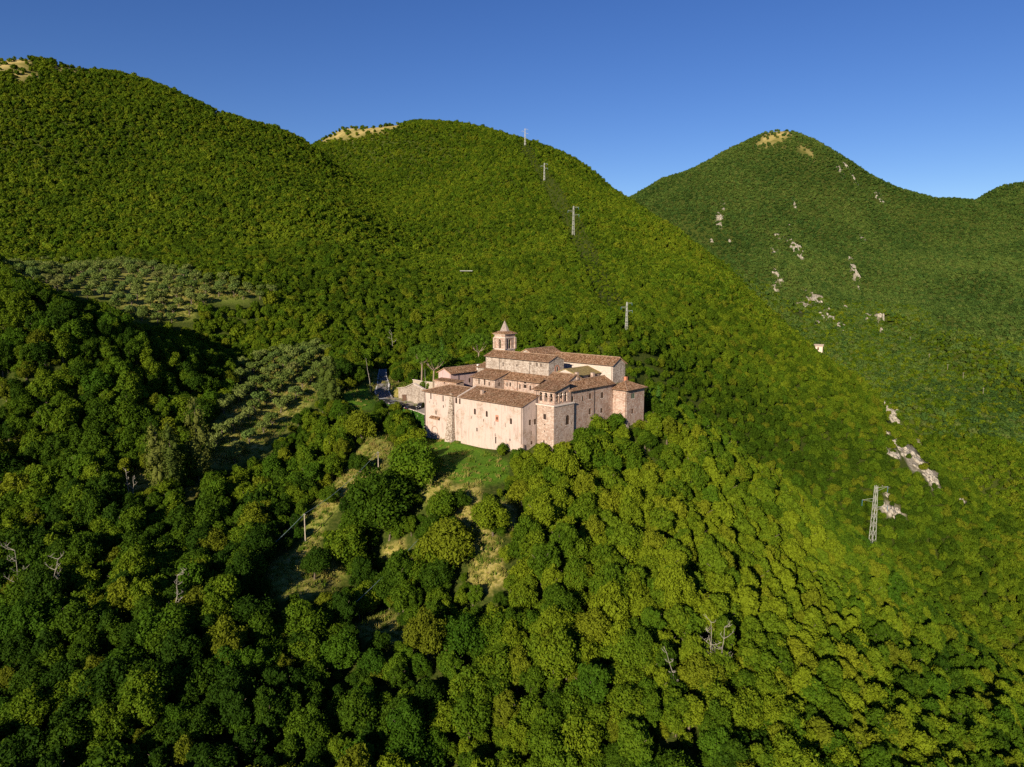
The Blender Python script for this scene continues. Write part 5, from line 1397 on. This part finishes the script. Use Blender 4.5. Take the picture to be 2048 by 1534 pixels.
for i, (cx, cy, hw, hh, px_, pb, Y_, lab) in enumerate([(869, 716, 37, 15, 866, 770, 226, 'umbrella pine with bare pale trunk in front of the garden wall'), (845, 704, 27, 17, 843, 768, 238, 'umbrella pine half hidden behind the nearer one'), (957, 686, 30, 19, 958, 735, 258, 'round bright umbrella pine left of the bell tower')]):
    p = aty(px_, pb, Y_); dd = Y_ / FPX; z0 = min(p[2], gz(p[0], p[1]) + .2)
    top = aty(cx, cy - hh, Y_); mid_ = aty(cx, cy, Y_); zc = mid_[2] - z0; rr_ = hw * dd * 1.1; hz_ = hh * dd * 1.35
    g_ = np.random.default_rng(1200 + i); L = []
    for k in range(26):
        a = k * 2.4; rad_ = math.sqrt((k + .5) / 26) * rr_ * .85
        L.append(((math.cos(a) * rad_ + mid_[0] - p[0], math.sin(a) * rad_, zc + hz_ * (.55 - .9 * (rad_ / rr_) ** 2) + g_.uniform(-.3, .3)), rr_ * g_.uniform(.2, .32), .75))
    cm = crown_mesh('pine_crown_%d' % i, L, 3200, .34, LEAF_PINE, 1210 + i, up=.6)
    tm = MB(); dx = mid_[0] - p[0]
    tm.tube([(0, 0, -.8), (dx * .2, 0, zc * .35), (dx * .6, 0, zc * .7)], [.36, .28, .22], 8)
    for k in range(7):
        a = k * .9; e = (dx + math.cos(a) * rr_ * .6, math.sin(a) * rr_ * .6, zc + hz_ * .1)
        tm.tube([(dx * .6, 0, zc * .68), ((dx * .6 + e[0]) / 2, e[1] / 2, zc * .8), e], [.16, .11, .05], 5)
    tree_copy('umbrella_pine', lab, 'tree', p[0], p[1], z0, 0, 1.0, cm, tm.mesh('pine_trunk_%d' % i, BARK_PINE))
# bare and dead trees
def dead(label, px_, pb, hpx, seed, lean=0.0, Y_=None, n=10, spread=.6):
    if Y_ is None: x, y, z = hit(px_, pb)
    elif Y_ > 200: x, y, z = aty(px_, pb, Y_)
    else:
        x, y, z = hit(px_, pb, 7.5); z += 7.5
    dd = math.hypot(x, y) / FPX; h = hpx * dd * 1.1; vis = h
    zb_ = gz(x, y)
    if Y_ is not None: zb_ = min(zb_, z)
    h0 = max(0, z - zb_)
    r = empty('dead_tree', (x, y, zb_), 0, label, 'dead tree')
    g_ = np.random.default_rng(seed); H_ = h0 + h; m = MB()
    tr = [Vector((lean * H_ * k / 6 + g_.uniform(-.15, .15), g_.uniform(-.15, .15), -.5 + (H_ + .5) * k / 6)) for k in range(7)]
    m.tube(tr, [.13 * (1 - .12 * k) for k in range(7)], 6); m.build('trunk', BARK_PALE, r)
    for k in range(n):
        b0 = tr[3 + k % 4]; a = g_.uniform(0, 6.28); l = vis * g_.uniform(.3, .6) * spread * 1.6
        e = b0 + Vector((math.cos(a) * l, math.sin(a) * l * .6, l * g_.uniform(.3, 1.0))); md_ = (b0 + e) / 2 + Vector((g_.uniform(-.3, .3), 0, -.1 * l))
        m = MB(); m.tube([b0, md_, e], [.06, .04, .02], 5)
        for q_ in range(3):
            b1 = md_.lerp(e, q_ / 3); e1 = b1 + Vector((g_.uniform(-.4, .4) * l, g_.uniform(-.3, .3) * l, g_.uniform(.1, .5) * l)); m.tube([b1, e1], [.05, .015], 4)
        m.build('branch', BARK_PALE, r)
for a in (('bleached bare dead tree, left of the pair on the right slope', 1421, 1292, 45, 1, 0, 132), ('bleached bare dead tree, right of the pair on the right slope', 1441, 1298, 42, 2, .05, 131), ('fallen grey dead tree below the bleached pair', 1368, 1336, 26, 3, -.3, 126), ('gnarled dead tree at the left edge of the wood', 34, 1150, 38, 4, 0, 139), ('pale forked dead limbs near the left edge', 82, 1162, 34, 5, .3, 139),
          ('thin bare trunk, left of two beside the poplars', 257, 1000, 52, 6, 0, None, 3, .3), ('thin bare trunk, right of two beside the poplars', 266, 1002, 40, 7, .1, None, 3, .3), ('curved bare trunk above the road bend', 741, 750, 31, 8, -.12, 240, 1, .2), ('small white snag on the slope behind the parking', 784, 679, 14, 9, 0, 292, 4, .6), ('pale snag in the lower left wood', 345, 1185, 30, 11, .1, 137), ('bare topped stub beside the umbrella pine', 851, 770, 30, 12, 0, 225, 0, .1)):
    dead(*a)
# shrubs at the foot of the walls
g = np.random.default_rng(31)
SH = [crown_mesh('shrub_%d' % i, broad_lobes(np.random.default_rng(70 + i), 1.5, 2.6, .1, 12), 1300, .32, LEAF, 80 + i) for i in range(3)]
STEM = trunk_mb(1.6, .09, np.random.default_rng(2), .2, 3).mesh('shrub_stem', BARK)
for i, (u, v, s_, lab) in enumerate([(8.6, 14.0, 1.5, 'bushy shrub in the corner beside the loggia tower'), (9.4, 17.5, 1.7, 'bushy shrub under the east range, second from the loggia tower'), (8.9, 21.5, 1.8, 'bushy shrub under the middle of the east range'), (9.6, 25.2, 1.6, 'bushy shrub below the lean-to'), (9.6, 28.3, 1.5, 'dark shrub against the corner tower'), (12.2, 19.5, 1.8, 'rounded shrub downhill of the east range'), (12.6, 24.5, 1.7, 'rounded shrub downhill of the lean-to'), (13.2, 34.5, 1.3, 'shrub at the foot of the corner tower'), (14.5, 41.0, 1.2, 'shrub beside the solar panel'),
                                     (5.0, 1.8, 1.3, 'low shrub at the foot of the loggia tower'), (1.5, -3.2, 1.1, 'pale green shrub at the front corner of the abbey'), (-4.5, -3.0, 1.0, 'pale green shrub under the front hall'), (9.2, 6.0, 1.5, 'shrub right of the loggia tower foot'), (-2.0, 29.0, 1.6, 'dark green bush inside the cloister court'), (3.2, 33.2, 1.5, 'dark bush behind the corner tower chimney'), (16.5, 46.0, 1.5, 'rounded bright bush beneath the cypresses'), (14.0, 49.5, 1.5, 'yellow-green bush between the cypresses')]):
    x, y = ab(u, v); z = gz(x, y)
    if u < 4 and v > 25: z = 12.5
    tree_copy('shrub', lab, 'shrub', x, y, z - .1, i * 1.7, (s_, s_, s_ * g.uniform(.8, 1.1)), SH[i % 3], STEM)

# ------------------------------------------------------------------ grass in the open places
gx = []; g = np.random.default_rng(91)
XX = g.uniform(-150, 60, 46000); YY = g.uniform(110, 345, 46000); ZZ = ground(XX, YY)
qx, qy = proj(XX, YY, ZZ)
keep = np.zeros(len(XX), bool)
for poly, kind in OPEN:
    if kind != 'none': keep |= in_poly(qx, qy, poly) & (g.random(len(XX)) < (.22 if kind == 'green' else 1.0))
def tuft(seed, n=26, h=.55):
    g_ = np.random.default_rng(seed); V = []; F = []
    for k in range(n):
        b0 = g_.normal(0, .32, 2); a = g_.uniform(0, 6.28); l = h * g_.uniform(.5, 1.3); w = .07
        c_, s_ = math.cos(a), math.sin(a); tip = g_.normal(0, .22, 2)
        V += [(b0[0] - s_ * w, b0[1] + c_ * w, 0), (b0[0] + s_ * w, b0[1] - c_ * w, 0), (b0[0] + tip[0], b0[1] + tip[1], l)]; F.append((3 * k, 3 * k + 1, 3 * k + 2))
    return np_mesh('tuft_%d' % seed, V, F, [LEAF_GRASS], attrs=[('tint', 'FACE', 'FLOAT', g_.random(n).astype(np.float32))])
scatter('grass', XX[keep], YY[keep], ZZ[keep], g.uniform(.6, 1.4, keep.sum()), [tuft(i) for i in range(4)], 92, 'rough yellow-green grass on the clearings and between the olives', 'grass')

# ------------------------------------------------------------------ limestone outcrops
def rock(label, x, y, z, rx, ry, rz_, seed, grp=None, nrm=None):
    g_ = np.random.default_rng(seed); V = []; F = []
    nb = 26
    for k in range(nb):
        bv, bf = blob(np.array([g_.normal(0, .45) * rx, g_.normal(0, .45) * ry, 0]), 1.0, g_, 1.0)
        c = bv.mean(0); bv = (bv - c) * np.array([rx, ry, rz_]) * np.array([g_.uniform(.12, .34), g_.uniform(.12, .34), g_.uniform(.3, 1.0)]) * g_.uniform(.7, 1.3, (12, 1)) + c
        b0 = len(V); V += [tuple(p) for p in bv]; F += [tuple(b0 + q_ for q_ in f) for f in bf]
    V = np.array(V); V[:, 2] += ground(V[:, 0] + x, V[:, 1] + y) - z
    o = link(bpy.data.objects.new('rock_outcrop', np_mesh('rock_outcrop', V, np.array(F), [ROCK])))
    o.location = (x, y, z)
    return tag(o, label, 'rock', grp)
for i, (px_, py_, w, h) in enumerate(ROCKS):
    far_ = py_ < 690 and px_ < 1790
    x, y, z = hit(px_, py_, 1.0, 700 if far_ else 270)
    dd = math.hypot(x, y) / FPX
    if far_:
        w_ = 'the large scree at the foot of' if 580 < py_ < 670 and 1580 < px_ < 1690 else 'the upper face of' if py_ < 420 else 'the middle of' if py_ < 530 else 'the lower right of' if px_ > 1690 else 'the lower face of'
        lab = 'pale limestone outcrop in ' + w_ + ' the pointed mountain' if 'scree' in w_ else 'pale limestone outcrop on ' + w_ + ' the pointed mountain'
        grp = 'outcrops on the pointed mountain'
    else:
        lab = 'white limestone patch on the ridge ' + ('just below the lone hut' if py_ < 780 else 'above the bare rock scar' if py_ < 888 else 'forming the big bare scar' if py_ < 960 else 'behind the near pylon'); grp = 'limestone on the right ridge'
    rock(lab, x, y, z + .3, w * dd, h * dd * (2.6 if far_ else 1.8), min(1.2, .3 * w * dd) + (1.2 if far_ else .5), 3000 + i, grp)
x, y, z = hit(838, 858); rock('pile of pale boulders beside the left corner of the abbey', x, y, z + .4, 2.2, 1.6, 1.6, 3999)

# ------------------------------------------------------------------ pylons, poles, wires
STEEL = plain('galvanised_steel', (.27, .26, .22), .6, .4, .3); INSUL = plain('blue_glass_insulator', (.04, .16, .24), .2, .6); WOOD = plain('grey_pole_wood', (.36, .30, .23), .9, .1); WIRE = plain('wire', (.16, .22, .22), .5, .4)
STEEL_PALE = plain('pale_galvanised_steel', (.46, .45, .40), .6, .4, .2)
def pylon(label, px_, pt, pb, Y_, detail=True, wide=1.0):
    STEEL = STEEL_PALE
    if not detail:
        hx, hy, hzz = hit(px_, pb, 4.2, 290)
        if .6 * Y_ < hy < 1.25 * Y_: Y_ = hy
    p = aty(px_, pb, Y_); t_ = aty(px_, pt, Y_); zb_ = gz(p[0], p[1]); H_ = t_[2] - min(zb_, p[2]); zb_ = min(zb_, p[2])
    r = empty('pylon', (p[0], p[1], zb_), .35, label, 'pylon', 'lattice pylons of one power line')
    w0, w1 = H_ * .034 * wide, H_ * .012 * wide; k_ = max(.075, .00018 * Y_); n = 9 if detail else 6
    c = lambda i, z: (((-1, 1, 1, -1)[i]) * (w0 + (w1 - w0) * z / H_), ((-1, -1, 1, 1)[i]) * (w0 + (w1 - w0) * z / H_), z)
    for i in range(4):
        m = MB(); m.bar(c(i, 0), c(i, H_), k_ * 1.3); m.build('leg', STEEL, r)
    m = MB()
    for s_ in range(n):
        za, zb2 = H_ * s_ / n, H_ * (s_ + 1) / n
        for i in range(4):
            j = (i + 1) % 4
            m.bar(c(i, za), c(j, zb2), k_ * .6); m.bar(c(j, za), c(i, zb2), k_ * .6)
    lt = m.build('lattice', STEEL, r); lt['kind'] = 'stuff'
    for zf, sd, L_ in ((.97, 1, .19), (.84, -1, .21), (.72, 1, .21)):
        m = MB(); z_ = H_ * zf; l = H_ * L_
        m.bar((0, 0, z_), (sd * l, 0, z_), k_); m.bar((0, 0, z_ - H_ * .05), (sd * l, 0, z_), k_ * .7); a_ = m.build('cross_arm', STEEL, r)
        m = MB(); m.tube([(sd * l, 0, z_), (sd * l, 0, z_ - H_ * .075)], [k_ * .9, k_ * .9], 6); m.build('insulator', INSUL, a_)
pylon('large near lattice pylon on the right shoulder of the knoll', 1745, 971, 1076, 226)
pylon('lattice pylon on the wooded slope right above the abbey', 1253, 604, 646, 378, False)
pylon('tall lattice pylon halfway up the middle hill', 1146.5, 412, 461, 640, False)
pylon('lattice pylon on the upper middle hill', 1088.5, 326, 353, 812, False)
pylon('lattice pylon on the skyline of the middle hill', 1050, 257, 284, 850, False)
def pole(label, px_, pt, pb, Y_=None):
    x, y, z = hit(px_, pb) if Y_ is None else tuple(aty(px_, pb, Y_))
    t_ = aty(px_, pt, y); zb_ = min(gz(x, y), z)
    r = empty('utility_pole', (x, y, zb_), 0, label, 'pole', 'wooden poles of the village line')
    m = MB(); m.tube([(0, 0, -.6), (0, 0, t_[2] - zb_)], [.16, .11], 8); m.build('shaft', WOOD, r)
    m = MB(); m.bar((-.35, 0, t_[2] - zb_ - .25), (.35, 0, t_[2] - zb_ - .25), .09); m.build('bracket', STEEL, r)
    return np.array([x, y, t_[2] - .1])
P1 = pole('pale pole at the top of the grassy strip', 757, 903, 942); P2 = pole('wooden pole in the middle of the grassy strip', 611, 1027, 1084); P3 = pole('wooden pole rising out of the oaks left of the dry clearing', 853, 1060, 1096, 150)
P4 = pole('pole top in the lower left wood', 405, 1213, 1246, 134); P5 = pole('pole near the bottom edge', 370, 1490, 1523, 110)
def wire(label, a, b_, sag=1.2):
    m = MB(); pts = [a * (1 - k / 16) + b_ * (k / 16) - np.array([0, 0, sag * 4 * (k / 16) * (1 - k / 16)]) for k in range(17)]
    m.tube([p - a for p in pts], [.04] * 17, 5)
    o = m.build('overhead_wire', WIRE); o.location = tuple(a); tag(o, label, 'wire')
wire('wire from the upper pole down to the middle pole', P1, P2); wire('wire running from the middle pole into the lower left wood', P2, P4, .6); wire('wire between the two lowest poles', P4, P5, .8)
wire('faint wire running down from the pole left of the dry clearing', P3, aty(700, 1215, 128), .5)
# far poles along the cut in the right valley
for i, (px_, pt, pb, Y_) in enumerate([(1820, 673, 683, 690), (1858, 706, 718, 640), (1895, 728, 740, 610), (1926, 745, 757, 590), (1966, 775, 788, 560)]):
    p = hit(px_, pb, 3.0, 480); zb_ = p[2]; t_ = (0, 0, zb_ + 8.0)
    r = empty('utility_pole', (p[0], p[1], zb_), 0, 'small grey pole, %s along the dark cut in the right valley' % ('first', 'second', 'third', 'fourth', 'fifth')[i], 'pole', 'poles in the right valley')
    m = MB(); m.tube([(0, 0, -.5), (0, 0, t_[2] - zb_)], [.14, .10], 6); m.build('shaft', WOOD, r)
    m = MB(); m.bar((-1.2, 0, t_[2] - zb_ - .4), (1.2, 0, t_[2] - zb_ - .4), .14); m.build('bracket', STEEL, r)

# ------------------------------------------------------------------ small things: hut on the ridge, road glimpse, lamps, solar panel
p = aty(1637, 697, 462); hz0 = gz(p[0], p[1]); zb_ = max(hz0, p[2] - 1.0)
r = empty('hut', (p[0], p[1], zb_), -.5, 'tiny pale stone hut alone on the right-hand ridge', 'house')
PALE = plain('pale_hut_wall', (.60, .48, .38), .9, .1)
m = MB(); m.box(-2.6, 2.6, -2, 2, -3, 2.6); m.build('wall', PALE, r)
m = MB(); m.add([(-3, -2.4, 2.5), (3, -2.4, 2.5), (3, 2.4, 3.5), (-3, 2.4, 3.5), (-3, -2.4, 2.7), (3, -2.4, 2.7), (3, 2.4, 3.7), (-3, 2.4, 3.7)], [(0, 3, 2, 1), (4, 5, 6, 7), (0, 1, 5, 4), (1, 2, 6, 5), (2, 3, 7, 6), (3, 0, 4, 7)]); m.build('roof', plain('pale_hut_roof', (.52, .40, .30), .9, .1), r)
m = MB(); m.box(-.5, .5, -2.06, -1.98, 0, 2.0); m.build('door', FRAME, r)
a = aty(920, 548, 452); c_ = aty(945, 546, 452)
zz_ = max(gz(a[0], a[1]), gz(c_[0], c_[1])) + 4.2
m = MB(); m.bar((a[0], a[1], zz_), (c_[0], c_[1], zz_), 1.6, .4); o = m.build('road_bend', plain('pale_concrete', (.34, .34, .30), .9, .1)); o['kind'] = 'structure'
x, y = ab(13.6, 45.6); z = gz(x, y)
lt = aty(1294.5, 829, 210)
r = empty('street_lamp', (lt[0], lt[1], gz(lt[0], lt[1])), .3, 'lamp post with two white globes right of the corner tower', 'lamp'); hh = lt[2] - r.location.z
m = MB(); m.tube([(0, 0, -.4), (0, 0, hh - .2)], [.07, .05], 6); m.build('post', PIPE, r)
m = MB(); m.bar((-.4, 0, hh - .2), (.4, 0, hh - .2), .05); m.build('arm', PIPE, r)
GLOBE = plain('opal_globe', (.80, .78, .74), .3, .4, var=.02)
for sx_ in (-.4, .4):
    m = MB(); m.tube([(sx_, 0, hh + .28 * math.cos(a_) + .1) for a_ in np.linspace(math.pi, 0, 9)], [.02 + .28 * math.sin(a_) for a_ in np.linspace(math.pi, 0, 9)], 10); m.build('globe', GLOBE, r, True)
sp_ = aty(1291, 839, 208)
r = empty('solar_panel', (sp_[0], sp_[1], gz(sp_[0], sp_[1])), -.35, 'dark blue solar panel tilted beside the corner tower', 'solar panel'); hz_ = sp_[2] - r.location.z
PV = plain('photovoltaic_blue', (.012, .025, .075), .25, .5, var=.15)
for k in range(3):
    x0 = -1.6 + k * 1.08
    m = MB(); m.add([(x0, -.9, hz_ - .45), (x0 + 1.02, -.9, hz_ - .45), (x0 + 1.02, .9, hz_ + .45), (x0, .9, hz_ + .45), (x0, -.9, hz_ - .52), (x0 + 1.02, -.9, hz_ - .52), (x0 + 1.02, .9, hz_ + .38), (x0, .9, hz_ + .38)], [(0, 1, 2, 3), (7, 6, 5, 4), (0, 4, 5, 1), (1, 5, 6, 2), (2, 6, 7, 3), (3, 7, 4, 0)]); m.build('panel', PV, r)
for sx_ in (-1.4, 1.4):
    m = MB(); m.bar((sx_, .6, -.6), (sx_, .6, hz_ + .2), .1); m.build('support', STEEL, r)
    m = MB(); m.bar((sx_, -.6, -.6), (sx_, -.6, hz_ - .4), .1); m.build('support', STEEL, r)
